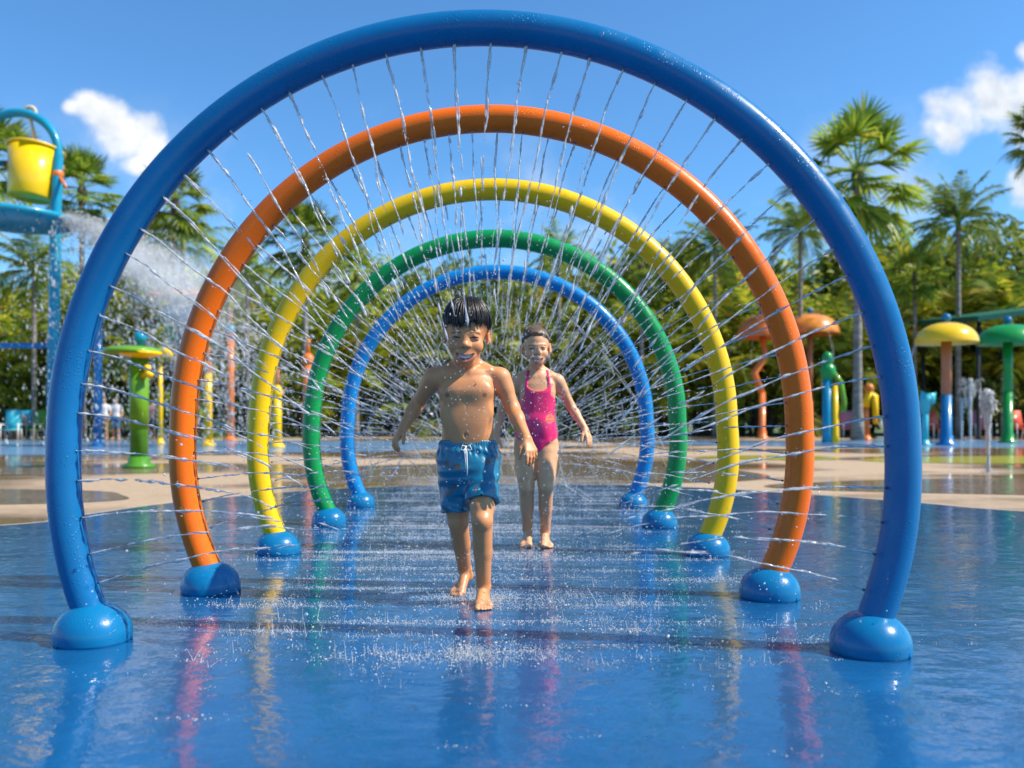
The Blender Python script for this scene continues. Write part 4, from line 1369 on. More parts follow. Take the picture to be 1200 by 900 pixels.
    mA = N(nt, 'ShaderNodeMix', data_type='RGBA'); nt.links.new(k1.outputs[0], mA.inputs[0]); nt.links.new(r1.outputs[0], mA.inputs[6]); mA.inputs[7].default_value = (0.10, 0.075, 0.07, 1)
    mB = N(nt, 'ShaderNodeMix', data_type='RGBA'); nt.links.new(k2_.outputs[0], mB.inputs[0]); nt.links.new(mA.outputs[2], mB.inputs[6]); mB.inputs[7].default_value = (0.30, 0.45, 0.52, 1)
    nt.links.new(mB.outputs[2], b.inputs['Base Color']); b.inputs['Roughness'].default_value = 0.34
    b.inputs['Coat Weight'].default_value = 0.35; b.inputs['Coat Roughness'].default_value = 0.2
    wv = noise(nt, 90, 3); bp = bump(nt, wv.outputs[0], 0.3, 0.003); nt.links.new(bp.outputs[0], b.inputs['Normal'])
    sh = np_mesh('swim_shorts', V - np.array(org), Q, m, body)
    # white cord tied at the waist
    mb = MB(); c0 = A(P(547.5, 524, 3.372)); O = np.array(org)
    def cord(pts, r=0.0026): mb.tube([A(p) - O for p in pts], r, 6)
    x0 = cx(547.5)
    cord([(x0, 3.374, zz(522)), (x0 + 0.002, 3.362, zz(530)), (x0 + 0.003, 3.362, zz(541)), (x0 + 0.004, 3.362, zz(556))])
    cord([(x0, 3.374, zz(522)), (x0 - 0.006, 3.363, zz(528)), (x0 - 0.003, 3.362, zz(538)), (x0 - 0.001, 3.362, zz(549))])
    for q in (-1, 1):
        cord([(x0, 3.374, zz(523)), (x0 + q * 0.014, 3.366, zz(521)), (x0 + q * 0.022, 3.368, zz(526)), (x0 + q * 0.010, 3.365, zz(527)), (x0, 3.371, zz(523.5))], 0.0022)
    cd = mb.build('drawstring', M['white_cloth']); cd.parent = sh
    return body


# ======================================================================= the girl
def make_girl():
    Yg = 4.93
    C = A(P(628.4, 408.6, 4.845)) + V3(0, 0.07, 0.004); R = frame(0.05, 0.06, 0.05)
    xs = axis(-0.16, 0.56, 0.0036, (C[0] - 0.105, C[0] + 0.105), 0.0022)
    ys = axis(4.70, 5.22, 0.0040, (C[1] - 0.125, C[1] + 0.10), 0.0024)
    zs = axis(-0.02, 1.33, 0.0038, (C[2] - 0.13, C[2] + 0.14), 0.0022)
    cx = lambda px: (px - 600) / 1000 * Yg
    zz = lambda py: CAMH + (HY - py) / 1000 * Yg
    zk = np.array([zz(536), zz(528), zz(518), zz(508), zz(496), zz(484), zz(472), zz(460), zz(450), zz(443), zz(438), zz(434)])
    a_ = np.array([0.070, 0.105, 0.122, 0.118, 0.106, 0.098, 0.101, 0.106, 0.104, 0.086, 0.060, 0.038])
    b_ = np.array([0.060, 0.078, 0.084, 0.082, 0.076, 0.072, 0.072, 0.074, 0.064, 0.054, 0.044, 0.034])
    cxs = np.array([cx(p) for p in (628.5, 628.5, 628.5, 628.5, 628.8, 629, 629.3, 630, 630.5, 630.5, 630.5, 630.5)])
    cys = np.array([4.96, 4.96, 4.957, 4.953, 4.95, 4.947, 4.944, 4.942, 4.94, 4.94, 4.94, 4.94])
    X0 = cx(630)
    hL, kL = V3(cx(616), 4.965, zz(524)), A(P(617, 571, 4.90))
    hR, kR = V3(cx(641.5), 4.965, zz(524)), A(P(639.5, 570, 4.885))

    def torso(f, grow=0.0):
        f.column(zk, a_ + grow, b_ + grow, cxs, cys, 0.02)
        f.ell((cx(629), 4.893, zz(500)), (0.070 + grow, 0.022 + grow, 0.055 + grow), None, 0.03)

    f = Field(xs, ys, zs)
    torso(f)
    for q in (-1, 1):
        f.cone((X0 + q * 0.014, 4.902, zz(441.5)), (X0 + q * 0.086, 4.922, zz(440)), 0.0065, 0.0060, 0.022)
        f.cone((X0 + q * 0.028, 4.95, zz(432)), (X0 + q * 0.104, 4.945, zz(443)), 0.019, 0.024, 0.025)
    f.cone((X0, 4.947, zz(441)), (C[0], C[1] + 0.008, C[2] - 0.060), 0.038, 0.036, 0.022)
    sL, eL, wL = V3(cx(608), 4.945, zz(445)), A(P(588, 480, 5.03)), A(P(582, 512, 4.96))
    sR, eR, wR = V3(cx(653.5), 4.945, zz(445)), A(P(669, 476, 5.00)), A(P(686, 503, 4.93))
    rr_ = (0.0315, 0.0265, 0.0255, 0.0180)
    add_arm(f, sL, eL, wL, rr_); add_arm(f, sR, eR, wR, rr_)
    add_hand(f, wL, A(P(580, 530, 4.93)) - wL, V3(0.2, -0.9, 0.0), V3(0.9, 0.2, 0), 1.0, (0.3, 0.35, 0.4, 0.45), 0.6)
    add_hand(f, wR, A(P(695, 525, 4.88)) - wR, V3(-0.55, -0.8, 0.1), V3(-0.5, 0.6, -0.5), 1.04, (0.14, 0.2, 0.24, 0.3), 0.6, 0.10)
    fwd = V3(0, -1, 0)
    bL = V3((616.5 - 600) / 1000 * 4.94, 4.945, 0); bR = V3((640.5 - 600) / 1000 * 4.93, 4.93, 0)
    aL = add_foot(f, bL, -0.12, 0.26, 1.05, 1); aR = add_foot(f, bR, 0.04, 0.10, 1.05, -1)
    lr = (0.066, 0.044, 0.046, 0.0265)
    add_leg(f, hL, kL, aL, fwd, lr); add_leg(f, hR, kR, aR, fwd, lr)
    add_head(f, C, R, 1.0, 1.15, 0.0135)
    skin = np.array((0.73, 0.37, 0.185))

    def colors(V):
        col = np.tile(skin, (len(V), 1))
        L = (V - C) @ R; near = (np.abs(L) < 0.16).all(1)
        sub = col[near]; head_colors(L[near], sub, skin, 1.15, 0.0135, (0.07, 0.04, 0.025), (0.48, 0.17, 0.13)); col[near] = sub
        return col
    org = (float(cx(629)), 4.94, 0.0)
    body = finish_body(f, 'person', None, org, colors, M['skin'])
    tag(body, 'person with wet hair combed back in a pink swimsuit, walking behind the other child', 'person', 'children playing in the spray')

    def zend(phi):
        p = abs((phi + PI) % (2 * PI) - PI)
        return float(np.interp(p, [0, 0.5, 0.95, 1.25, 1.55, 1.85, 2.4, PI], [0.074, 0.071, 0.054, 0.034, 0.018, 0.000, -0.030, -0.055]))
    h = hair_shape(C, R, 1.0, zend, cz=0.043, rad=(0.0797, 0.0972, 0.0908), clumps=700, seed=9, flow='back')
    pts = [A(C) + R @ np.array([0.0, -0.105 - 0.025 * math.sin(t * 2), 0.045 - 0.12 * t]) for t in np.linspace(0, 1, 8)]
    h.tube(pts, [0.012, 0.020, 0.021, 0.020, 0.017, 0.013, 0.008, 0.002], 10)
    ho = h.build('hair', M['brown_hair'], None, True, org); ho.parent = body; ho.location = (0, 0, 0)

    # one piece swimsuit: the torso's own shape, slightly larger, cut at neck, arms and legs
    g = Field(np.arange(X0 - 0.17, X0 + 0.17, 0.0036), np.arange(4.80, 5.09, 0.0038), np.arange(zz(540), zz(430), 0.0034))
    torso(g, 0.0065)
    g.cone(hL, kL, 0.072, 0.050, 0.02); g.cone(hR, kR, 0.072, 0.050, 0.02)
    X, Y, Z = g.xs[:, None, None] - X0, g.ys[None, :, None], g.zs[None, None, :]
    ax = np.abs(X + 0.006)
    leg = Z - (zz(529.5) + 0.030 * np.clip(ax / 0.05, 0, 1) ** 1.5 + 0.62 * np.maximum(0, ax - 0.035))
    top = (zz(458) + 0.028 * (np.abs(X) / 0.062) ** 3.0) - Z
    front = np.clip((4.96 - Y) / 0.05, 0, 1)
    arm = 0.074 + 0.9 * np.maximum(0, zz(462) - Z) - np.abs(X)
    cut = np.minimum(np.minimum(leg, top), np.where(Z > zz(470), arm, 1.0))
    cre = 0.0012 * np.sin(70 * X + 30 * Z) * np.exp(-((Z - zz(516)) / 0.03) ** 2)
    F = np.maximum(g.F + cre.astype(np.float32), -cut.astype(np.float32)); g.F = F
    for q in (-1, 1):
        chain = [(X0 + q * 0.068, 4.884, zz(459)), (X0 + q * 0.064, 4.887, zz(450)), (X0 + q * 0.059, 4.896, zz(441.5)), (X0 + q * 0.055, 4.925, zz(435.2)), (X0 + q * 0.052, 4.965, zz(435.5)), (X0 + q * 0.045, 5.0, zz(446))]
        for a1, b1 in zip(chain[:-1], chain[1:]): g.cone(a1, b1, 0.0085, 0.0085, 0.004)
    V, Q = surface_nets(g.F, g.xs, g.ys, g.zs)
    m, nt, b, out = new_mat('pink_swimsuit')
    at = N(nt, 'ShaderNodeAttribute'); at.attribute_name = 'Col'
    nt.links.new(at.outputs['Color'], b.inputs['Base Color']); b.inputs['Roughness'].default_value = 0.32
    b.inputs['Coat Weight'].default_value = 0.4; b.inputs['Coat Roughness'].default_value = 0.15
    wv = noise(nt, 60, 3); bp = bump(nt, wv.outputs[0], 0.25, 0.003); nt.links.new(bp.outputs[0], b.inputs['Normal'])
    pink = np.array((0.84, 0.016, 0.14)); col = np.tile(pink, (len(V), 1))
    px = 600 + V[:, 0] / V[:, 1] * 1000; py = HY - (V[:, 2] - CAMH) / V[:, 1] * 1000
    fr = V[:, 1] < 4.95
    # orange fan shaped badge on the hip side, and a small pale print
    dxm, dym = px - 644.5, py - 491.5
    rad = np.hypot(dxm, dym * 0.85)
    badge = fr & (rad < 5.2) & (dym < 5.2 - 0.7 * np.abs(dxm))
    ring = badge & (rad > 3.4)
    col[badge] = (0.62, 0.09, 0.10); col[ring] = (0.75, 0.20, 0.05)
    bar = badge & (np.abs(dym + 0.4) < 0.9) & (np.abs(dxm) < 3.2); col[bar] = (0.75, 0.24, 0.06)
    pr = fr & (((px - 617.5) / 3.6) ** 2 + ((py - 489) / 3.0) ** 2 < 1); col[pr] = (0.72, 0.20, 0.24)
    pr = fr & (((px - 612) / 2.0) ** 2 + ((py - 468) / 4.5) ** 2 < 1); col[pr] = (0.66, 0.15, 0.10)
    edge_ = fr & (py < 461) & (np.abs(np.interp(np.abs(V[:, 0] - X0), [0, 0.02, 0.04, 0.05, 0.062], [0, 0.0009, 0.0075, 0.0147, 0.028]) + zz(458) - V[:, 2]) < 0.006) & (np.abs(V[:, 0] - X0) < 0.058)
    col[edge_] = (0.78, 0.20, 0.10)
    np_mesh('swimsuit', V - np.array(org), Q, m, body, True, col)
    return body


# ======================================================================= small figures far behind, by the fence
def far_person(x, y_foot, Y, pose, top, bottom, skin, lab):
    base = V3((x - 600) / 1000 * Y, Y, 0.0); s = 1.0
    f = Field(np.arange(base[0] - 0.55, base[0] + 0.55, 0.016), np.arange(Y - 0.75, Y + 0.5, 0.018), np.arange(-0.03, 1.85, 0.016))
    sit = pose == 'sit'
    hz = 0.47 if sit else 0.90
    B = lambda dx, dy, z: base + V3(dx, dy, z)
    f.column([hz - 0.06, hz + 0.05, hz + 0.2, hz + 0.38, hz + 0.47, hz + 0.55], [0.14, 0.165, 0.145, 0.18, 0.17, 0.07], [0.10, 0.115, 0.10, 0.115, 0.10, 0.06], [base[0]] * 6, [Y] * 6, 0.03)
    f.cone(B(0, 0, hz + 0.5), B(0, -0.01, hz + 0.62), 0.055, 0.052, 0.03)
    add_head(f, B(0, -0.01, hz + 0.72), frame(0.1, 0.1), 1.08, 1, 0.01, False)
    for q in (-1, 1):
        if sit:
            k_ = B(q * 0.11, -0.42, 0.47); add_leg(f, B(q * 0.09, 0, 0.47), k_, B(q * 0.12, -0.44, 0.08), V3(0, -1, 0), (0.085, 0.06, 0.06, 0.04)); f.cone(B(q * 0.12, -0.43, 0.05), B(q * 0.13, -0.60, 0.03), 0.04, 0.03, 0.02)
            add_arm(f, B(q * 0.19, 0, hz + 0.46), B(q * 0.25, -0.06, hz + 0.22), B(q * 0.16, -0.28, hz + 0.12), (0.05, 0.042, 0.04, 0.028)); f.cone(B(q * 0.16, -0.28, hz + 0.12), B(q * 0.13, -0.38, hz + 0.07), 0.03, 0.02, 0.01)
        else:
            add_leg(f, B(q * 0.09, 0, 0.90), B(q * 0.10, -0.03, 0.48), B(q * 0.11, 0.02, 0.08), V3(0, -1, 0), (0.085, 0.06, 0.06, 0.04)); f.cone(B(q * 0.11, 0.03, 0.05), B(q * 0.13, -0.14, 0.03), 0.04, 0.032, 0.02)
            add_arm(f, B(q * 0.19, 0, hz + 0.46), B(q * 0.25, 0.02, hz + 0.18), B(q * 0.23, -0.10, hz - 0.04), (0.05, 0.042, 0.04, 0.028)); f.cone(B(q * 0.23, -0.10, hz - 0.04), B(q * 0.22, -0.14, hz - 0.14), 0.03, 0.02, 0.01)

    def colors(V):
        col = np.tile(np.array(skin), (len(V), 1)); z = V[:, 2]; dx = np.abs(V[:, 0] - base[0])
        t = (z > hz) & (z < hz + 0.53) & ((dx < 0.19) | (z > hz + 0.25)); col[t] = top
        lo = (z <= hz + 0.02) & (z > (0.40 if sit else 0.45)) & (dx < 0.21); col[lo] = bottom
        hr = (z > hz + 0.76) | ((z > hz + 0.66) & (V[:, 1] > Y + 0.02)); col[hr] = (0.03, 0.02, 0.015)
        return col
    o = finish_body(f, 'person', None, base, colors, M['skin'])
    return tag(o, lab, 'person', 'people resting behind the splash pad')


make_boy()
make_girl()
# ------------------------------------------------------------------ the playground behind
def px(Y): return Y / FPX


def vpole(mb, x0, y0, x1, y1, Y, r, sides=16):
    mb.tube([P(x0, y0, Y), P(x1, y1, Y)], r, sides)


def gpoint(x, Y): return Vector(((x - 600) / FPX * Y, Y, 0))


# ---- dumping bucket tower
Y = 26.0; q = px(Y)
b0 = gpoint(62, Y)
root = empty('bucket_tower', b0, 'tall teal pipe tower with round platform at the left edge, holding the yellow bucket', 'play tower')
def L_(p): return Vector(p) - b0
mb = MB()
zt = P(0, 178, Y).z
pts = [P(61, 522, Y), P(63, 400, Y), P(66, 240, Y), P(68, 185, Y)]
cxp, rx_, rz_ = 20, 48, 46
arc = [P(cxp + rx_ * math.cos(a), 178 - rz_ * math.sin(a), Y) for a in np.linspace(0, PI, 22)]
arc2 = [P(-28, 240, Y), P(-27, 400, Y), P(-26, 522, Y)]
mb.tube([L_(p) for p in pts + arc + arc2], [0.17] * 2 + [0.15] * 2 + [0.13] * 22 + [0.15, 0.16, 0.17], 18)
mb.build('pipe_frame', M['teal'], root)
mb = MB(); mb.tube([L_(P(-27, 405, Y)), L_(P(61, 405, Y))], 0.085, 12); mb.build('cross_pipe', M['pole_blue'], root)
mb = MB()
c = L_(P(18, 261, Y)); R_ = 67 * q
mb.lathe([(0.3, -0.16), (R_ * 0.55, -0.13), (R_ * 0.93, -0.02), (R_, 0.05), (R_, 0.17), (R_ * 0.97, 0.19), (R_ * 0.9, 0.12), (0.02, 0.10)], c, 48)
pl = mb.build('platform', M['teal'], root)
mb = MB()
for k in range(10):
    a = 2 * PI * k / 10
    mb.tube([c + Vector((0.3 * math.cos(a), 0.3 * math.sin(a), -0.17)), c + Vector((R_ * 0.95 * math.cos(a), R_ * 0.95 * math.sin(a), -0.03))], 0.03, 6)
mb.build('rib', M['teal'], pl)
for xx, s in ((62, 1), (-27, 1)):
    mb = MB(); mb.lathe([(0.32, 0), (0.32, 0.05), (0.20, 0.08), (0.19, 0.3)], gpoint(xx, Y) - b0, 20); mb.build('base_flange', M['teal'], root)
mb = MB(); mb.tube([L_(P(-30, 190, Y)), L_(P(8, 192, Y))], 0.085, 12); mb.tube([L_(P(60, 201, Y)), L_(P(70, 206, Y))], 0.085, 12); mb.build('pivot_bar', M['dark_teal'], root)
mb = MB(); mb.ball(L_(P(68, 204, Y)), 0.17, 14, 8); mb.tube([L_(P(69, 206, Y)), L_(P(78, 220, Y - 0.3))], [0.06, 0.035], 8); mb.build('bracket', M['far_orange'], root)
# the bucket itself
bc = P(35, 232, Y)
r = empty('tipping_bucket', bc, 'big yellow tipping bucket hanging from the teal pipe tower', 'bucket')
H_ = 60 * q; rt, rb_ = 29.5 * q, 23 * q
T = Matrix.Rotation(math.radians(4), 3, 'Y') @ Matrix.Rotation(math.radians(-6), 3, 'X')
mb = MB(); mb.lathe([(0.02, 0.02), (rb_ * 0.96, 0.0), (rb_, 0.03), (rt, H_), (rt * 0.95, H_), (rb_ * 0.93, 0.12), (0.02, 0.10)], (0, 0, 0), 48, T); mb.build('bucket_body', M['bucket_yellow'], r)
mb = MB()
ring = [T @ Vector((rt * 1.01 * math.cos(a), rt * 1.01 * math.sin(a), H_ - 0.03)) for a in np.linspace(0, 2 * PI, 40, endpoint=False)]
mb.tube(ring, 0.045, 8, close=True); mb.build('rim', M['bucket_yellow'], r)
for s in (-1, 1):
    mb = MB(); mb.lathe([(0.16, 0), (0.16, 0.08), (0.10, 0.12), (0.09, 0.22)], T @ Vector((s * (rb_ + rt) / 2 * 1.0, 0, H_ * 0.64)), 14, Matrix.Rotation(s * PI / 2, 3, 'Y')); mb.build('hub', M['far_orange'], r)
top = P(34, 132, Y)
mb = MB(); mb.tube([top - bc, T @ Vector((0, 0, H_ + 0.12))], 0.05, 8)
for s in (-1, 1): mb.tube([T @ Vector((0, 0, H_ + 0.15)), T @ Vector((s * rt * 0.95, 0, H_ - 0.02))], 0.03, 6)
mb.tube([(top - bc) + Vector((0.17 * math.cos(a), 0.05, 0.17 * math.sin(a) + 0.02)) for a in np.linspace(0, 2 * PI, 16, endpoint=False)], 0.06, 8, close=True)
mb.build('rope', M['rope'], r)

# water thrown off the platform: streaks and drops falling to the right, and the mist about them
tri = Tri()
edge0 = A(P(86, 262, Y))
n = 9000
t = rng.random(n) ** 0.8 * 1.05
vx = rng.normal(5.2, 1.3, n); vy = rng.normal(-0.6, 0.8, n); vz = rng.normal(-1.0, 0.7, n)
c = np.stack([edge0[0] + vx * t, edge0[1] - 0.5 + vy * t, edge0[2] + vz * t - 4.9 * t * t * 0.75], -1)
c += rng.normal(0, 0.10, c.shape)
k = c[:, 2] > 0.05
tv = np.stack([vx, vy, vz - 9.8 * t * 0.75], -1)
tri.add(*drops(c[k], rng.gamma(2.0, 0.0055, n)[k] + 0.003, tv[k], rng.uniform(1.0, 3.0, n)[k]))
n = 1500   # curtain falling from the rim
a = rng.uniform(-PI, 0.4, n); t = rng.random(n) * 1.15
cc = np.array(A(P(18, 261, Y)))
c = np.stack([cc[0] + (R_ + 0.5 * t * rng.random(n)) * np.cos(a), cc[1] + (R_ + 0.5 * t) * np.sin(a), cc[2] - 0.1 - 4.9 * t * t], -1)
k = (c[:, 2] > 0.05) & (c[:, 0] > cc[0] + 0.4 * R_) & ((c[:, 2] < cc[2] - 1.1) | (c[:, 0] > cc[0] + 0.9 * R_))
tri.add(*drops(c[k], rng.gamma(2.0, 0.004, n)[k] + 0.003, np.tile([0, 0, -1.0], (k.sum(), 1)), 3.0))
n = 5200   # drifting wide to the right, all the way down
c = np.stack([rng.uniform(P(85, 0, Y).x, P(345, 0, Y).x, n), rng.normal(Y - 1.5, 1.0, n), rng.random(n)], -1)
c[:, 2] = 0.1 + c[:, 2] * np.interp(c[:, 0], [P(85, 0, Y).x, P(200, 0, Y).x, P(345, 0, Y).x], [6.4, 4.8, 3.0])
tri.add(*drops(c, rng.gamma(2.0, 0.004, n) + 0.003, np.tile([0.25, 0, -1.0], (n, 1)), rng.uniform(1, 4.5, n)))
tag(tri.build('falling_water', M['drop']), 'water streaming and dripping off the round platform of the bucket tower', 'falling water', None, 'stuff')


def mist(name, a_, b_, r0, r1, dens, lab):
    """a soft cone of drifting spray from a to b, thinning out to nothing towards its edge and end"""
    a_, b_ = Vector(a_), Vector(b_); L_m = (b_ - a_).length; u = (b_ - a_) / L_m
    mb = MB(); mb.tube([a_ - u * r0, a_ + u * L_m * 0.5, b_ + u * 0.3], [r0 * 1.05, (r0 + r1) / 2 * 1.05, r1 * 1.05], 24)
    m, nt, b, out = new_mat(name + '_volume'); nt.nodes.remove(b)
    v = N(nt, 'ShaderNodeVolumePrincipled'); v.inputs['Color'].default_value = (0.99, 0.99, 0.99, 1)
    tc_ = N(nt, 'ShaderNodeTexCoord')
    def vm(op, p, q):
        n = N(nt, 'ShaderNodeVectorMath', operation=op)
        for k, x in enumerate((p, q)):
            if x is None: continue
            if hasattr(x, 'is_linked'): nt.links.new(x, n.inputs[k])
            else: n.inputs[k].default_value = x
        return n
    def sm(op, p, q):
        n = N(nt, 'ShaderNodeMath', operation=op)
        for k, x in enumerate((p, q)):
            if isinstance(x, (int, float)): n.inputs[k].default_value = x
            else: nt.links.new(x, n.inputs[k])
        return n.outputs[0]
    q = vm('SUBTRACT', tc_.outputs['Object'], tuple(a_)).outputs[0]
    t = vm('DOT_PRODUCT', q, tuple(u)).outputs['Value']
    sc_ = N(nt, 'ShaderNodeVectorMath', operation='SCALE'); sc_.inputs[0].default_value = tuple(u); nt.links.new(t, sc_.inputs['Scale'])
    d = vm('LENGTH', vm('SUBTRACT', q, sc_.outputs[0]).outputs[0], None).outputs['Value']
    tn = sm('DIVIDE', t, L_m)
    rad = sm('ADD', r0, sm('MULTIPLY', tn, r1 - r0))
    f1 = N(nt, 'ShaderNodeMapRange', interpolation_type='SMOOTHSTEP'); f1.inputs[1].default_value = 1.0; f1.inputs[2].default_value = 0.1
    nt.links.new(sm('DIVIDE', d, rad), f1.inputs[0])
    f2 = N(nt, 'ShaderNodeMapRange', interpolation_type='SMOOTHSTEP'); f2.inputs[1].default_value = 1.0; f2.inputs[2].default_value = 0.25
    nt.links.new(tn, f2.inputs[0])
    nz = noise(nt, 0.8, 4, 0.65); rr = ramp(nt, nz.outputs[0], [(0.35, 0.15), (0.68, 1.0)])
    nt.links.new(sm('MULTIPLY', sm('MULTIPLY', f1.outputs[0], f2.outputs[0]), sm('MULTIPLY', rr.outputs[0], dens)), v.inputs['Density'])
    nt.links.new(v.outputs[0], out.inputs['Volume'])
    o = mb.build(name, m)
    return tag(o, lab, 'mist', None, 'stuff')


mist('spray_mist', P(84, 256, Y - 0.6), P(290, 385, Y - 1.4), 0.30, 1.9, 2.2, 'soft white mist blown down to the right off the bucket tower platform')

# ---- blue post beside it
Y = 27.0
def post(name, x, y_top, y_base, r, mat, lab, cat, Y=None, group=None, extra=None, x_top=None):
    Y = GY(y_base) if Y is None else Y
    b_ = gpoint(x, Y)
    rt_ = empty(name, b_, lab, cat, group)
    h = CAMH + (HY - y_top) / FPX * Y
    tx = ((x_top if x_top is not None else x) - x) / FPX * Y
    mb = MB(); mb.lathe([(r, 0.0), (r, h * 0.5), (r, h)], (0, 0, 0), 20, Matrix(((1, 0, tx / h), (0, 1, 0), (0, 0, 1)))); mb.build('pole', mat, rt_)
    mb = MB(); mb.lathe([(r * 1.9, 0.0), (r * 1.9, 0.04), (r * 1.25, 0.08), (r * 1.15, 0.18)], (0, 0, 0), 20); mb.build('base_flange', mat, rt_)
    return rt_, h, Y


rt_, h, Yp = post('spray_post', 115, 372, 523, 0.115, M['pole_blue'], 'plain blue pipe post right of the bucket tower, half hidden by the front arch', 'spray post')
mb = MB(); mb.ball((0, 0, h), 0.2, 16, 10); mb.build('cap', M['teal'], rt_)


def dome(mb, c, R, h, seg=40, lip=0.05):
    prof = [(0.03, h * 0.55), (R * 0.5, h * 0.42), (R * 0.93, -lip * 0.2), (R, -lip), (R * 1.01, 0.0)]
    for k in range(1, 11):
        a = k / 10 * PI / 2
        prof.append((max(0.02, R * math.cos(a) ** 0.9), h * math.sin(a)))
    mb.lathe(prof, c, seg)


def drips(name, c, R, z0, n, lab, Y):
    tri = Tri()
    for k in range(n):
        a = rng.uniform(0, 2 * PI); t = np.linspace(0, math.sqrt(z0 / 4.9), 26)
        p = np.stack([c.x + (R + 0.9 * t) * math.cos(a), c.y + (R + 0.9 * t) * math.sin(a), z0 - 4.9 * t * t], -1)
        p[:, :2] += rng.normal(0, 0.012, (len(t), 2))
        cut = int(rng.integers(8, 26))
        tri.add(*strand(p[:cut], np.clip(rng.normal(0.009, 0.004, cut), 0.003, 0.02), 4))
        c2 = p[rng.integers(5, 26, 8)] + rng.normal(0, 0.05, (8, 3)); tri.add(*drops(c2, rng.uniform(0.008, 0.02, 8)))
    tag(tri.build(name, M['drop']), lab, 'falling water', None, 'stuff')


# ---- lime mushroom post on the left
rt_, h, Yp = post('mushroom_fountain', 163, 410, 548, 0.135, M['leaf_green'], 'green pole fountain with a flat lime cap, left between the blue and orange arches', 'water mushroom', group='water mushrooms')
qq = px(Yp)
mb = MB(); dome(mb, (-8 * qq, 0, h - 0.02), 32 * qq, 0.085); mb.build('cap', M['lime'], rt_)
mb = MB(); mb.lathe([(0.06, -0.10), (0.30, -0.05), (0.33, 0.0), (0.10, 0.02)], (3 * qq, -0.05, h - 0.04), 28); mb.build('collar', M['yellow'], rt_)
mb = MB(); mb.lathe([(0.05, 0.0), (0.05, 0.08), (0.07, 0.10)], (0.02, 0, h + 0.06), 14); mb.ball((0.02, 0, h + 0.20), 0.10, 18, 12); mb.build('finial', M['teal'], rt_)
mb = MB(); mb.lathe([(0.145, 0), (0.145, 1.0)], (0.0, 0, h - 1.25), 20); mb.build('band', M['lime'], rt_)
mb = MB(); mb.tube([(0.10, -0.08, h - 0.42), (0.20, -0.14, h - 0.38), (0.26, -0.16, h - 0.42)], [0.05, 0.045, 0.06], 10); mb.ball((0.18, -0.12, h - 0.30), 0.06, 12, 8); mb.build('spout', M['yellow'], rt_)

rt_, h, Yp = post('spray_post', 188, 420, 520, 0.075, M['yellow'], 'thin yellow post with a hooked yellow head, beside the lime mushroom', 'spray post')
qq = px(Yp); mb = MB(); mb.tube([(0, 0, h - 0.1), (0.05, 0, h + 0.12), (0.22, -0.05, h + 0.2), (0.36, -0.08, h + 0.05)], [0.08, 0.14, 0.2, 0.12], 12); mb.build('nozzle_head', M['yellow'], rt_)

# ---- colourful flower umbrella far left
Yf = 30.0; b_ = gpoint(213, Yf); qq = px(Yf)
rt_ = empty('flower_umbrella', b_, 'tall teal post with an orange and yellow flat top, left of the orange arch', 'water umbrella')
zt = P(0, 350, Yf).z
mb = MB(); mb.tube([(0, 0, 0), (0.1, 0, zt * 0.5), (-0.05, 0, zt)], [0.2, 0.2, 0.24], 14); mb.build('pole', M['dark_teal'], rt_)
mb = MB(); dome(mb, (0.05, 0, zt), 0.95, 0.32); mb.build('cap', M['far_orange'], rt_)
for k in range(7):
    a = 2 * PI * k / 7 + 0.3
    mb = MB(); mb.ball((0.05 + 0.9 * math.cos(a), 0.9 * math.sin(a), zt + 0.02), 0.42, 14, 8, (1, 1, 0.28)); mb.build('petal', M['yellow'] if k % 2 else M['far_orange'], rt_)
mb = MB(); mb.ball((0, 0, zt - 0.45), 0.62, 18, 10, (1, 1, 0.55)); mb.tube([(0.3, -0.1, zt - 0.6), (0.35, -0.15, zt - 1.4), (0.2, -0.1, zt - 2.0)], [0.25, 0.2, 0.12], 10); mb.build('bulb', M['teal'], rt_)
mb = MB(); mb.tube([(-0.35, -0.1, zt - 0.55), (-0.4, -0.15, zt - 1.0), (-0.2, -0.1, zt - 1.6)], [0.2, 0.18, 0.1], 10); mb.build('spout', M['far_green'], rt_)

# ---- orange posts
for x, yt, yb, r, mat, cap, lab in (
        (270, 388, 516, 0.15, 'far_orange', 'teal', 'orange post with a teal cap, seen between the orange and yellow arches'),
        (244, 434, 522, 0.12, 'yellow', 'far_orange', 'short yellow post with an orange top, just inside the orange arch'),
        (325, 462, 524, 0.12, 'yellow', 'yellow', 'short yellow orange post seen beside the left leg of the yellow arch'),
        (361, 424, 522, 0.15, 'far_orange', 'coral', 'tall orange post half hidden behind the left leg of the green arch')):
    rt_, h, Yp = post('spray_post', x, yt, yb, r, M[mat], lab, 'spray post')
    mb = MB(); mb.lathe([(r * 1.15, 0), (r * 1.3, 0.05), (r * 1.3, 0.18), (r * 0.7, 0.30), (0.02, 0.34)], (0, 0, h - 0.06), 16); mb.build('cap', M[cap], rt_)
    mb = MB(); mb.tube([(0, 0, h + 0.2), (0, 0, h + 0.55), (0.05, 0, h + 0.7)], [r * 0.45, r * 0.4, r * 0.2], 10); mb.build('tip', M['far_orange'], rt_)

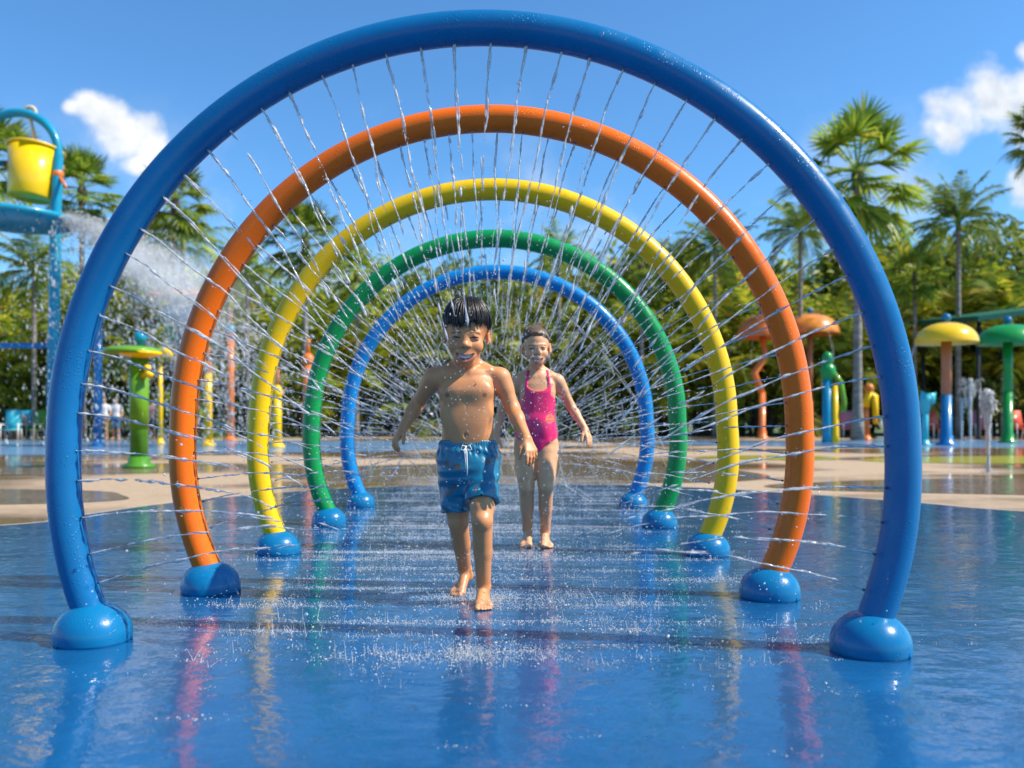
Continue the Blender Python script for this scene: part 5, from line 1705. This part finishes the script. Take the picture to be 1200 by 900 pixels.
# ---- two-tone mushrooms on the right
def mushroom(x, yt, yb, R_px, h_px, r, cap, up, lo, split, lab, n=0, bent=False):
    Y_ = GY(yb); qq = px(Y_); b_ = gpoint(x, Y_)
    rt_ = empty('mushroom_fountain', b_, lab, 'water mushroom', 'water mushrooms')
    h = P(0, yt, Y_).z; zs_ = P(0, split, Y_).z
    mb = MB(); mb.lathe([(r * 2.0, 0), (r * 2.0, 0.06), (r * 1.35, 0.10), (r * 1.3, 0.3), (r * 1.06, 0.34), (r * 1.06, zs_)], (0, 0, 0), 20); mb.build('lower_pole', M[lo], rt_)
    if bent:
        mb = MB(); mb.tube([(0, 0, zs_ - 0.05), (-0.35, 0, zs_ + (h - zs_) * 0.35), (0.15, 0, zs_ + (h - zs_) * 0.65), (0, 0, h + 0.1)], [r, r * 1.2, r * 0.9, r], 14)
    else:
        mb = MB(); mb.lathe([(r, zs_ - 0.02), (r, h + 0.15)], (0, 0, 0), 20)
    mb.build('upper_pole', M[up], rt_)
    mb = MB(); dome(mb, (0, 0, h), R_px * qq, h_px * qq); mb.build('cap', M[cap], rt_)
    mb = MB(); mb.lathe([(0.08, 0), (0.07, 0.1)], (0, 0, h + h_px * qq - 0.03), 12); mb.ball((0, 0, h + h_px * qq + 0.14), 0.135, 18, 12); mb.build('finial', M['pole_blue'], rt_)
    if n: drips('falling_water', b_, R_px * qq, h - 0.05, n, 'thin streams dripping from the rim of the ' + lab.split(',')[0], Y_)


mushroom(1109, 401, 522, 34, 23, 0.15, 'bucket_yellow', 'brown_orange', 'pole_blue', 463, 'yellow domed water mushroom, on an orange and blue pole', 3)
mushroom(1181, 402, 519, 34, 22, 0.15, 'far_green', 'far_green', 'far_green', 460, 'green domed water mushroom, at the right edge', 2)
mushroom(893, 395, 514, 29, 26, 0.14, 'coral', 'coral', 'coral', 460, 'coral orange water mushroom on a bent pole, behind the orange arch', 4, True)
mushroom(949, 391, 513.5, 33, 23, 0.12, 'canopy', 'brown_orange', 'coral', 470, 'tan and green capped water mushroom, between the orange and blue arches', 4)

# ---- totems and small spouts on the right
Yt = 29.0; b_ = gpoint(973, Yt); qq = px(Yt)
rt_ = empty('spray_totem', b_, 'blue and yellow totem post with a green knobbed head, right of the orange arch', 'spray post')
zt = P(0, 440, Yt).z
mb = MB(); mb.lathe([(0.19, 0), (0.17, 0.3), (0.16, zt)], (-0.10, 0, 0), 16); mb.build('pole', M['teal'], rt_)
mb = MB(); mb.lathe([(0.15, 0), (0.12, 0.3), (0.11, zt - 0.3)], (0.13, -0.08, 0), 16); mb.build('pole', M['yellow'], rt_)
mb = MB(); mb.ball((-0.08, 0, zt + 0.12), 0.27, 16, 10, (1, 1, 1.2)); mb.ball((-0.10, 0, zt + 0.55), 0.19, 14, 8, (1, 1, 1.4)); mb.build('head', M['far_green'], rt_)
mb = MB(); mb.tube([(0.02, -0.1, zt + 0.1), (0.30, -0.1, zt - 0.25), (0.42, -0.1, zt - 0.9), (0.36, -0.1, zt - 1.25)], [0.12, 0.11, 0.10, 0.13], 10); mb.build('arm', M['lime'], rt_)

rt_, h, Yp = post('spray_post', 1015, 474, 515, 0.13, M['far_orange'], 'short orange post with a yellow hooked neck, left of the front arch leg', 'spray post')
mb = MB(); mb.tube([(0, 0, h - 0.1), (0.0, -0.05, h + 0.2), (0.12, -0.1, h + 0.55), (0.30, -0.1, h + 0.35), (0.33, -0.1, h - 0.2), (0.36, -0.1, h - 0.8)], [0.15, 0.15, 0.17, 0.15, 0.12, 0.10], 12); mb.build('neck', M['yellow'], rt_)
mb = MB(); mb.ball((0.08, -0.08, h + 0.66), 0.2, 14, 8); mb.build('cap', M['far_orange'], rt_)

rt_, h, Yp = post('spray_post', 1084, 474, 522, 0.10, M['aqua'], 'aqua blue post with a drooping rounded head, left of the yellow mushroom', 'spray post')
mb = MB(); mb.tube([(0, 0, h - 0.3), (0.0, 0, h + 0.1), (0.05, -0.02, h + 0.30), (0.15, -0.05, h + 0.30), (0.19, -0.06, h)], [0.11, 0.17, 0.2, 0.17, 0.08], 12); mb.build('head', M['aqua'], rt_)

# ---- ground geysers
def geyser(x, yb, ytop, spread, n, lab, name='ground_geyser'):
    Y_ = GY(yb); b_ = gpoint(x, Y_); H = (yb - ytop) * px(Y_)
    tri = Tri(); v0 = math.sqrt(2 * 9.8 * H); T_ = 2 * v0 / 9.8
    k_ = H / 1.1
    for k in range(5):
        t = np.linspace(0, v0 / 9.8, 30); p = np.stack([rng.normal(0, 0.006, 30) * k_, rng.normal(0, 0.006, 30) * k_, v0 * t - 4.9 * t * t], -1)
        tri.add(*strand(p, np.clip((0.016 + 0.024 * t / t[-1]) * (1 + rng.normal(0, 0.25, 30)), 0.005, 1) * k_, 6))
    for k in range(n):
        a = rng.uniform(0, 2 * PI); hs = spread * math.sqrt(rng.random()) ; vv = v0 * rng.uniform(0.9, 1.03); tl = rng.uniform(0.75, 1.5) * vv / 9.8
        t = np.linspace(vv / 9.8 * rng.uniform(0.35, 0.8), min(tl, 2 * vv / 9.8), 14); p = np.stack([hs * math.cos(a) * t, hs * math.sin(a) * t, vv * t - 4.9 * t * t], -1) + rng.normal(0, 0.006 * k_, (14, 3))
        p = p[p[:, 2] > 0.02]
        if len(p) < 3: continue
        tri.add(*strand(p, np.clip(rng.normal(0.006, 0.004, len(p)), 0.0012, 0.018) * (k_ ** 0.5), 4))
        tri.add(*drops(p[rng.integers(0, len(p), 5)] + rng.normal(0, 0.02 * k_, (5, 3)), rng.uniform(0.003, 0.009, 5) * k_))
    for k in range(40):
        a = rng.uniform(0, 2 * PI); rr = rng.gamma(2, 0.06) * k_
        tri.add(*drops(np.array([[rr * math.cos(a), rr * math.sin(a), rng.gamma(1.2, 0.02) * k_]]), [rng.uniform(0.004, 0.012) * k_]))
    o = tri.build(name, M['foam']); o.location = b_
    tag(o, lab, 'water jet', 'ground geysers')


geyser(1158, 554, 460, 0.22, 70, 'tall white water geyser shooting up from the ground at the right')
geyser(1137, 517, 446, 0.6, 26, 'broad airy geyser between the yellow and green mushrooms, behind the tall one')
geyser(1127, 519, 468, 0.5, 12, 'low thin geyser beside the pole of the yellow mushroom')

# ---- pavilion with a green roof
Yv = 38.0
b_ = gpoint(1165, Yv); qq = px(Yv)
rt_ = empty('shade_pavilion', b_, 'dark green roofed shade pavilion behind the yellow and green mushrooms', 'pavilion')
z1, z2 = P(0, 380, Yv).z, P(0, 362, Yv).z
hw, dp = 62 * qq, 3.0
mb = MB()
vs = [(-hw, -dp, z1), (hw * 2.0, -dp, z2 + 0.2), (hw * 2.0, dp, z2 + 0.7), (-hw, dp, z1 + 0.5)]
mb.add(vs + [(x, y, z - 0.22) for x, y, z in vs], [(0, 1, 2, 3), (7, 6, 5, 4), (0, 4, 5, 1), (1, 5, 6, 2), (2, 6, 7, 3), (3, 7, 4, 0)])
mb.build('roof', M['roof_green'], rt_, smooth=False)
for x in (-hw * 0.85, hw * 0.7, hw * 1.8):
    for y in (-dp * 0.8, dp * 0.8):
        mb = MB(); z = z1 - 0.2 + (x + hw) / (3 * hw) * (z2 - z1) + (0.15 if y > 0 else 0.0)
        mb.lathe([(0.14, 0), (0.09, 0.1), (0.09, z)], (x, y, 0), 12); mb.build('post', M['dark_metal'], rt_)

# ---- railing fence along the back of the deck
for (xa, xb, Yfn, lab) in ((-420, 560, 40.5, 'long dark metal railing fence before the plants, left half'), (640, 1500, 41.5, 'long dark metal railing fence before the plants, right half')):
    A_, B_ = gpoint(xa, Yfn), gpoint(xb, Yfn); w_ = B_.x - A_.x; mid = (A_ + B_) / 2
    rt_ = empty('railing_fence', mid, lab, 'fence', 'railing fences')
    hgt = 1.25
    mb = MB()
    for z in (0.12, hgt): mb.tube([(-w_ / 2, 0, z), (w_ / 2, 0, z)], 0.035, 8)
    mb.build('rail', M['dark_metal'], rt_)
    mb = MB(); nbar = int(w_ / 0.16)
    for k in range(nbar):
        x = -w_ / 2 + w_ * (k + 0.5) / nbar; mb.tube([(x, 0, 0.13), (x, 0, hgt - 0.01)], 0.014, 5, cap=False)
    o = mb.build('bar', M['dark_metal'], rt_); o['kind'] = 'stuff'
    for k in range(int(w_ / 2.4) + 1):
        x = -w_ / 2 + 2.4 * k; mb = MB(); mb.lathe([(0.05, 0), (0.05, hgt + 0.08), (0.07, hgt + 0.09), (0.02, hgt + 0.15)], (x, 0, 0), 10); mb.build('post', M['dark_metal'], rt_)

# ---- lounge chairs
def chair(x, Y_, rz, seat, lab):
    b_ = gpoint(x, Y_); rt_ = empty('lounge_chair', b_, lab, 'lounge chair', 'lounge chairs along the fence', rz)
    mb = MB(); mb.box((0, 0.0, 0.40), (0.60, 0.62, 0.05)); mb.build('seat', seat, rt_)
    mb = MB(); mb.box((0, 0.42, 0.80), (0.60, 0.05, 0.85), M=Matrix.Rotation(-0.30, 3, 'X')); mb.build('backrest', seat, rt_)
    for s in (-1, 1):
        mb = MB(); mb.tube([(s * 0.32, -0.30, 0), (s * 0.32, -0.27, 0.62), (s * 0.32, 0.36, 0.60)], 0.028, 8); mb.build('armrest', M['white_cloth'], rt_)
        mb = MB(); mb.tube([(s * 0.30, 0.42, 0), (s * 0.30, 0.30, 0.42)], 0.026, 8); mb.build('leg', M['white_cloth'], rt_)


for x, Y_, rz, mt, lab in ((13, 35.0, 0.3, 'aqua', 'aqua sling chair at the far left below the bucket tower'), (24, 36.5, 0.2, 'teal', 'teal sling chair behind the aqua one at the far left'),
                           (38, 36.0, -0.2, 'lime', 'lime green sling chair left of the bucket tower pole'), (1098, 36.5, 0.1, 'red', 'tall orange red chair left of the yellow mushroom pole'),
                           (1063, 38.0, 0.3, 'pink_cloth', 'pink lounge chair far behind, right of the front arch leg'), (1150, 38.0, -0.2, 'pink_cloth', 'pink lounge chair far behind the tall geyser'),
                           (1040 - 45, 38.5, -0.1, 'pink_cloth', 'pink lounge chair far behind, near the short orange post'), (940, 38.0, 0.2, 'white_cloth', 'white lounge chair far behind the tan and green mushroom'),
                           (1196, 37.0, 0.0, 'red', 'red lounge chair at the right edge, past the green mushroom pole')):
    chair(x, Y_, rz, M[mt], lab)

far_person(122, 502, 34.0, 'stand', (0.74, 0.72, 0.70), (0.35, 0.22, 0.12), (0.42, 0.21, 0.12), 'blurred standing person in a white shirt, just right of the front arch')
far_person(136, 502, 35.0, 'stand', (0.70, 0.70, 0.72), (0.05, 0.16, 0.36), (0.45, 0.24, 0.14), 'blurred standing person in white shirt and blue shorts, left of the lime mushroom')
far_person(178, 500, 36.5, 'stand', (0.55, 0.30, 0.24), (0.04, 0.05, 0.10), (0.45, 0.24, 0.14), 'blurred person in a salmon top standing behind the thin yellow post')
far_person(24.5, 502, 36.2, 'sit', (0.5, 0.35, 0.28), (0.05, 0.08, 0.16), (0.42, 0.22, 0.13), 'blurred person sitting on the teal chair at the far left')
# ------------------------------------------------------------------ palms, trees and hedge plants
def quad_strip(V, F, pts, widths, side):
    """flat tapering strip"""
    n0 = len(V)
    for p, w in zip(pts, widths):
        V.append(tuple(p - side * w)); V.append(tuple(p + side * w))
    for i in range(len(pts) - 1):
        a = n0 + 2 * i
        F.append((a, a + 1, a + 3, a + 2))


def leaf_mesh(name, V, F, mat, parent):
    return np_mesh(name, np.array(V), np.array(F), mat, parent, smooth=False)


def fan_crown(seed, n_leaf, size):
    r = random.Random(seed); V, F = [], []
    for k in range(n_leaf):
        u = (k + 0.5) / n_leaf
        el = math.radians(82 - 132 * u ** 0.85 + r.uniform(-12, 12)); az = k * 2.39996 + r.uniform(-0.3, 0.3)
        d = Vector((math.cos(az) * math.cos(el), math.sin(az) * math.cos(el), math.sin(el)))
        L = size * r.uniform(0.48, 0.66)
        droop = 0.05 + 0.22 * u
        pts = [d * (L * t) + Vector((0, 0, -size * droop * t * t * 0.5)) for t in (0, 0.35, 0.7, 1.0)]
        side = d.cross(Vector((0, 0, 1)));
        if side.length < 0.05: side = Vector((1, 0, 0))
        side.normalize()
        quad_strip(V, F, pts, [0.035 * size / 2.5] * 4, side)
        c = pts[-1]; fw = (pts[-1] - pts[-2]).normalized(); up = side.cross(fw).normalized()
        nb = 26; rl = size * r.uniform(0.40, 0.48)
        for b in range(nb):
            a = -2.0 + 4.0 * (b + 0.5) / nb
            dr = fw * math.cos(a) + side * math.sin(a) + up * (0.22 * math.cos(a) - 0.10 * (b % 2))
            dr.normalize(); ln = rl * (1.0 - 0.25 * abs(a) / 2.0) * r.uniform(0.9, 1.08)
            sd_ = dr.cross(up).normalized()
            dp = r.uniform(0.08, 0.26) * (0.5 + u)
            q = [c + dr * ln * t + Vector((0, 0, -ln * dp * t ** 2.6)) for t in (0.0, 0.40, 0.72, 1.0)]
            w = rl * 0.042
            quad_strip(V, F, q, [w * 0.5, w * 1.05, w * 0.75, w * 0.08], (sd_ + up * r.uniform(-0.5, 0.5)).normalized())
    return V, F


def feather_crown(seed, n_frond, length, leaflets=30, up0=82, up1=-28, droop=0.55, wid=0.05, ll=0.26):
    r = random.Random(seed); V, F = [], []
    for k in range(n_frond):
        u = (k + 0.5) / n_frond
        el = math.radians(up0 + (up1 - up0) * u + r.uniform(-9, 9)); az = k * 2.39996 + r.uniform(-0.35, 0.35)
        h = Vector((math.cos(az), math.sin(az), 0)); L = length * r.uniform(0.85, 1.1)
        pts = []; p = Vector((0, 0, 0)); e = el; m = 9
        for i in range(m + 1):
            pts.append(p.copy()); p = p + (h * math.cos(e) + Vector((0, 0, 1)) * math.sin(e)) * (L / m); e -= droop * (0.6 + 0.9 * math.cos(el)) * (1.6 / m) * (0.5 + i / m)
        side = h.cross(Vector((0, 0, 1))).normalized()
        quad_strip(V, F, pts, [length * 0.012 * (1 - 0.8 * i / m) for i in range(m + 1)], side)
        for j in range(leaflets):
            t = 0.16 + 0.84 * (j + r.random() * 0.5) / leaflets
            i = min(m - 1, int(t * m)); q = pts[i].lerp(pts[i + 1], t * m - i); tg = (pts[i + 1] - pts[i]).normalized()
            upv = side.cross(tg).normalized()
            for s in (-1, 1):
                ln = length * ll * (math.sin(PI * min(1, 0.15 + 0.85 * t)) * 0.75 + 0.28) * r.uniform(0.85, 1.12)
                dr = (side * s * 0.85 + tg * 0.62 + upv * r.uniform(-0.1, 0.35)).normalized()
                q2 = [q + dr * ln * v + Vector((0, 0, -ln * (0.25 + 0.35 * r.random()) * v ** 2)) for v in (0, 0.5, 1.0)]
                wv = (tg * 0.8 + upv * 0.6 * s).normalized()
                quad_strip(V, F, q2, [length * wid * 0.16, length * wid * 0.24, length * wid * 0.03], wv)
    return V, F


def palm(name, x, y_crown, Y, kind, size, r_trunk, lab, seed, lean=0.0, group='palm trees'):
    b_ = gpoint(x, Y); top = P(x, y_crown, Y)
    rt_ = empty(name, b_, lab, 'palm tree', group)
    h = top.z
    mb = MB(); pts, rad = [], []
    for i in range(17):
        t = i / 16; pts.append((lean * math.sin(t * 2.2) * h * 0.05, 0, h * t)); rad.append(r_trunk * (1.35 - 0.45 * min(1, t * 6)) * (1 - 0.22 * t) * (1 + 0.04 * math.sin(i * 2.1)))
    rad[-1] *= 1.15
    rad = [q * 0.72 for q in rad]; r_trunk *= 0.72
    mb.tube(pts, rad, 14); mb.build('trunk', M['palm_bark'], rt_)
    V, F = (fan_crown(seed, 40, size) if kind == 'fan' else feather_crown(seed, 26, size))
    o = leaf_mesh('crown', V, F, M['palm_leaf'], rt_); o.location = pts[-1]
    if kind == 'fan':
        mb = MB(); mb.tube([pts[-2], pts[-1], Vector(pts[-1]) + Vector((0, 0, size * 0.12))], [r_trunk * 1.0, r_trunk * 1.25, r_trunk * 0.5], 12); mb.build('boot', M['bark'], rt_)
    else:
        mb = MB(); mb.tube([Vector(pts[-1]) - Vector((0, 0, size * 0.05)), pts[-1], Vector(pts[-1]) + Vector((0, 0, size * 0.22))], [r_trunk * 0.8, r_trunk * 0.95, r_trunk * 0.35], 12); mb.build('crown_shaft', M['leaf_green'], rt_)
    return rt_


palm('fan_palm', 1005, 203, 33.0, 'fan', 2.95, 0.27, 'tallest fan palm, standing alone against the sky at the right', 3)
palm('feather_palm', 1123, 262, 38.0, 'feather', 2.75, 0.19, 'feather palm with arching fronds behind the yellow mushroom', 4)
palm('feather_palm', 938, 272, 37.0, 'feather', 2.1, 0.17, 'slim feather palm seen between the orange and front blue arches', 5)
palm('fan_palm', 1222, 158, 30.0, 'fan', 1.5, 0.22, 'fan palm at the right edge, only its left fronds in view', 6)
palm('fan_palm', 96, 222, 36.0, 'fan', 2.0, 0.20, 'fan palm behind the bucket tower platform', 7)
palm('fan_palm', 205, 236, 35.0, 'fan', 1.9, 0.20, 'fan palm just inside the left side of the front arch, upper of two', 8)
palm('feather_palm', 214, 285, 38.0, 'feather', 2.5, 0.20, 'feather palm just inside the left side of the front arch, below the fan palm', 9)
palm('fan_palm', -14, 185, 33.0, 'fan', 2.3, 0.22, 'dark fan palm at the left edge behind the yellow bucket', 10)
palm('feather_palm', 40, 318, 39.0, 'feather', 2.5, 0.18, 'low feather palm left of the bucket tower pole', 12)
palm('fan_palm', 358, 284, 36.5, 'fan', 2.1, 0.19, 'fan palm between the left sides of the orange and yellow arches', 13)
palm('feather_palm', 838, 292, 39.0, 'feather', 2.2, 0.16, 'feather palm rising behind the right side of the yellow arch', 14)

palm('feather_palm', 290, 318, 40.0, 'feather', 2.0, 0.16, 'small feather palm low between the orange and yellow arches on the left', 15)
palm('fan_palm', 418, 322, 40.5, 'fan', 1.7, 0.16, 'fan palm low between the yellow and green arches on the left', 16)
palm('feather_palm', 655, 300, 41.0, 'feather', 1.9, 0.16, 'feather palm whose top shows between the green and blue arches', 17)
palm('fan_palm', 752, 312, 40.0, 'fan', 1.6, 0.16, 'fan palm low between the green and yellow arches on the right', 18)
palm('fan_palm', 1072, 322, 40.0, 'fan', 1.6, 0.16, 'small fan palm just right of the front arch', 19)
palm('feather_palm', 160, 300, 40.0, 'feather', 2.2, 0.16, 'feather palm directly above the lime mushroom', 20)


# ---- leafy palms growing in clumps (the screen of plants behind the fence)
def areca(seed, height):
    V, F = [], []
    r = random.Random(seed)
    for s in range(5):
        ox, oy = r.uniform(-0.9, 0.9), r.uniform(-0.6, 0.6)
        v, f = feather_crown(seed * 10 + s, 13, height * r.uniform(0.50, 0.70), 24, 85, 5, 0.62, 0.07, 0.24)
        n0 = len(V); zb = height * (0.04 + 0.42 * r.random()) if s else height * 0.40
        V += [(x + ox, y + oy, z + zb) for x, y, z in v]; F += [tuple(i + n0 for i in q) for q in f]
    return V, F


def leafy_crown(seed, h, w, n_leaf, size):
    """leaf clumps spread through an uneven crown"""
    r = np.random.default_rng(seed)
    ncl = 46
    cl = []
    while len(cl) < ncl:
        p = r.uniform(-1, 1, 3)
        if np.linalg.norm(p) < 1: cl.append(p)
    cl = np.array(cl); cl = cl * np.array([w * 0.5, w * 0.42, h * 0.40]) + np.array([0, 0, h * 0.58])
    cr_ = r.uniform(0.5, 1.15, ncl) * w * 0.17
    k = r.integers(0, ncl, n_leaf); d = r.normal(0, 1, (n_leaf, 3)); d /= np.linalg.norm(d, axis=1, keepdims=True)
    c = cl[k] + d * (cr_[k] * r.uniform(0.55, 1.05, n_leaf))[:, None]
    nrm = d * 0.5 + r.normal(0, 0.6, (n_leaf, 3)) + np.array([0, 0, 0.35]); nrm /= np.linalg.norm(nrm, axis=1, keepdims=True)
    t = np.cross(nrm, r.normal(0, 1, (n_leaf, 3))); t[:, 2] -= 0.35; t /= np.linalg.norm(t, axis=1, keepdims=True)
    b = np.cross(nrm, t); s = size * r.uniform(0.6, 1.3, n_leaf)[:, None]
    V = np.stack([c - t * s, c + b * s * 0.36 - t * s * 0.1, c + t * s - nrm * s * 0.25, c - b * s * 0.36 - t * s * 0.1], 1).reshape(-1, 3)
    Q = np.arange(n_leaf * 4).reshape(-1, 4)
    return V, Q, cl


def areca_proto(seed, height, i):
    rt_ = empty('areca_palm', (0, 0, 0), '', 'palm plant')
    V, F = areca(seed, height); leaf_mesh('fronds', V, F, M['areca_leaf'], rt_)
    mb = MB(); r = random.Random(seed)
    for k in range(9):
        x, y = r.uniform(-0.7, 0.7), r.uniform(-0.5, 0.5)
        mb.tube([(x * 0.6, y * 0.6, 0), (x * 0.9, y, height * 0.25), (x * 1.2, y * 1.2, height * 0.5)], [0.07, 0.055, 0.035], 7)
    mb.build('stems', M['palm_bark'], rt_)
    return rt_


def tree_proto(seed, h, w, n, size, mat):
    rt_ = empty('leafy_tree', (0, 0, 0), '', 'tree')
    V, Q, cl = leafy_crown(seed, h, w, n, size); np_mesh('crown', V, Q, M[mat], rt_, False)
    mb = MB(); mb.tube([(0, 0, 0), (0.05, 0, h * 0.2), (0, 0.05, h * 0.45)], [w * 0.035, w * 0.028, w * 0.02], 10)
    for p in cl[:9]:
        q0 = Vector((0, 0, h * 0.25 + 0.15 * h * ((p[0] * 7) % 1))); mb.tube([q0, q0.lerp(Vector(p), 0.5) + Vector((0, 0, 0.2)), p], [w * 0.016, w * 0.011, w * 0.004], 6)
    mb.build('trunk', M['bark'], rt_)
    return rt_


AP = [areca_proto(31, 5.0, 0), areca_proto(32, 5.6, 1), areca_proto(33, 4.6, 2)]
TP = [tree_proto(41, 8.6, 7.6, 6800, 0.24, 'tree_leaf'), tree_proto(42, 7.6, 7.2, 6400, 0.22, 'tree_leaf'), tree_proto(43, 8.0, 6.6, 6000, 0.24, 'areca_leaf')]
SP_ = [tree_proto(51, 3.4, 4.2, 4200, 0.17, 'areca_leaf'), tree_proto(52, 3.0, 4.4, 4200, 0.17, 'tree_leaf')]
used = set()


def place(protos, i, x, Y_, sc, rz, lab, group):
    p = protos[i % len(protos)]
    loc = gpoint(x, Y_)
    if p.name not in used:
        used.add(p.name); p.location = loc; p.rotation_euler = (0, 0, rz); p.scale = (sc,) * 3; p['label'] = lab; p['group'] = group
        return p
    return dup(p, loc, rz, sc, lab, group)


WHERE = [(-130, 'far past the left edge'), (-60, 'past the left edge behind the bucket'), (10, 'at the left edge below the bucket tower'), (80, 'between the bucket tower pole and the front arch'), (150, 'behind the lime mushroom'), (225, 'behind the flower umbrella'),
         (300, 'between the left sides of orange and yellow arches'), (375, 'behind the left side of the green arch'), (450, 'behind the left side of the farthest blue arch'), (525, 'behind the boy'),
         (600, 'behind the gap between the two children'), (675, 'right of the girl'), (750, 'behind the right side of the farthest blue arch'), (825, 'behind the right side of the yellow arch'),
         (900, 'behind the coral mushroom'), (975, 'behind the blue and yellow totem'), (1050, 'behind the right leg of the front arch'), (1120, 'behind the yellow mushroom'), (1190, 'behind the green mushroom'), (1265, 'just past the right edge'), (1340, 'far past the right edge')]
rr_ = random.Random(77)
HT = {-130: 1.0, 10: 0.92, 80: 0.95, 150: 0.98, 225: 1.0, 300: 1.0, 375: 1.0, 450: 0.98, 525: 0.95, 600: 1.02, 675: 1.05, 750: 1.02, 825: 1.05, 900: 1.1, 975: 1.08, 1050: 1.1, 1120: 1.12, 1190: 1.2}
for i, (x, w) in enumerate(WHERE):
    w = w.replace('the boy', 'the child in blue shorts').replace('the girl', 'the child in pink')
    s = HT.get(x, 1.0)
    place(TP, i, x + rr_.uniform(-14, 14), rr_.uniform(47.5, 51), s * rr_.uniform(1.08, 1.32), rr_.uniform(0, 6.28), f'tall dense leafy tree {w}', 'leafy trees of the back row')
    place(AP, i + 1, x + rr_.uniform(-14, 14), rr_.uniform(42.8, 44.6), s * rr_.uniform(1.15, 1.5), rr_.uniform(0, 6.28), f'tall yellow green clump palm {w}', 'clump palms behind the fence')
    place(AP, i, x + 36 + rr_.uniform(-10, 10), rr_.uniform(44.6, 46.5), s * rr_.uniform(1.35, 1.8), rr_.uniform(0, 6.28), f'darker second row clump palm {w}', 'clump palms behind the fence')
    place(SP_, i, x + 18 + rr_.uniform(-14, 14), rr_.uniform(42.2, 43.2), rr_.uniform(0.7, 1.05), rr_.uniform(0, 6.28), f'low bushy shrub at ground level {w}', 'shrubs behind the fence')
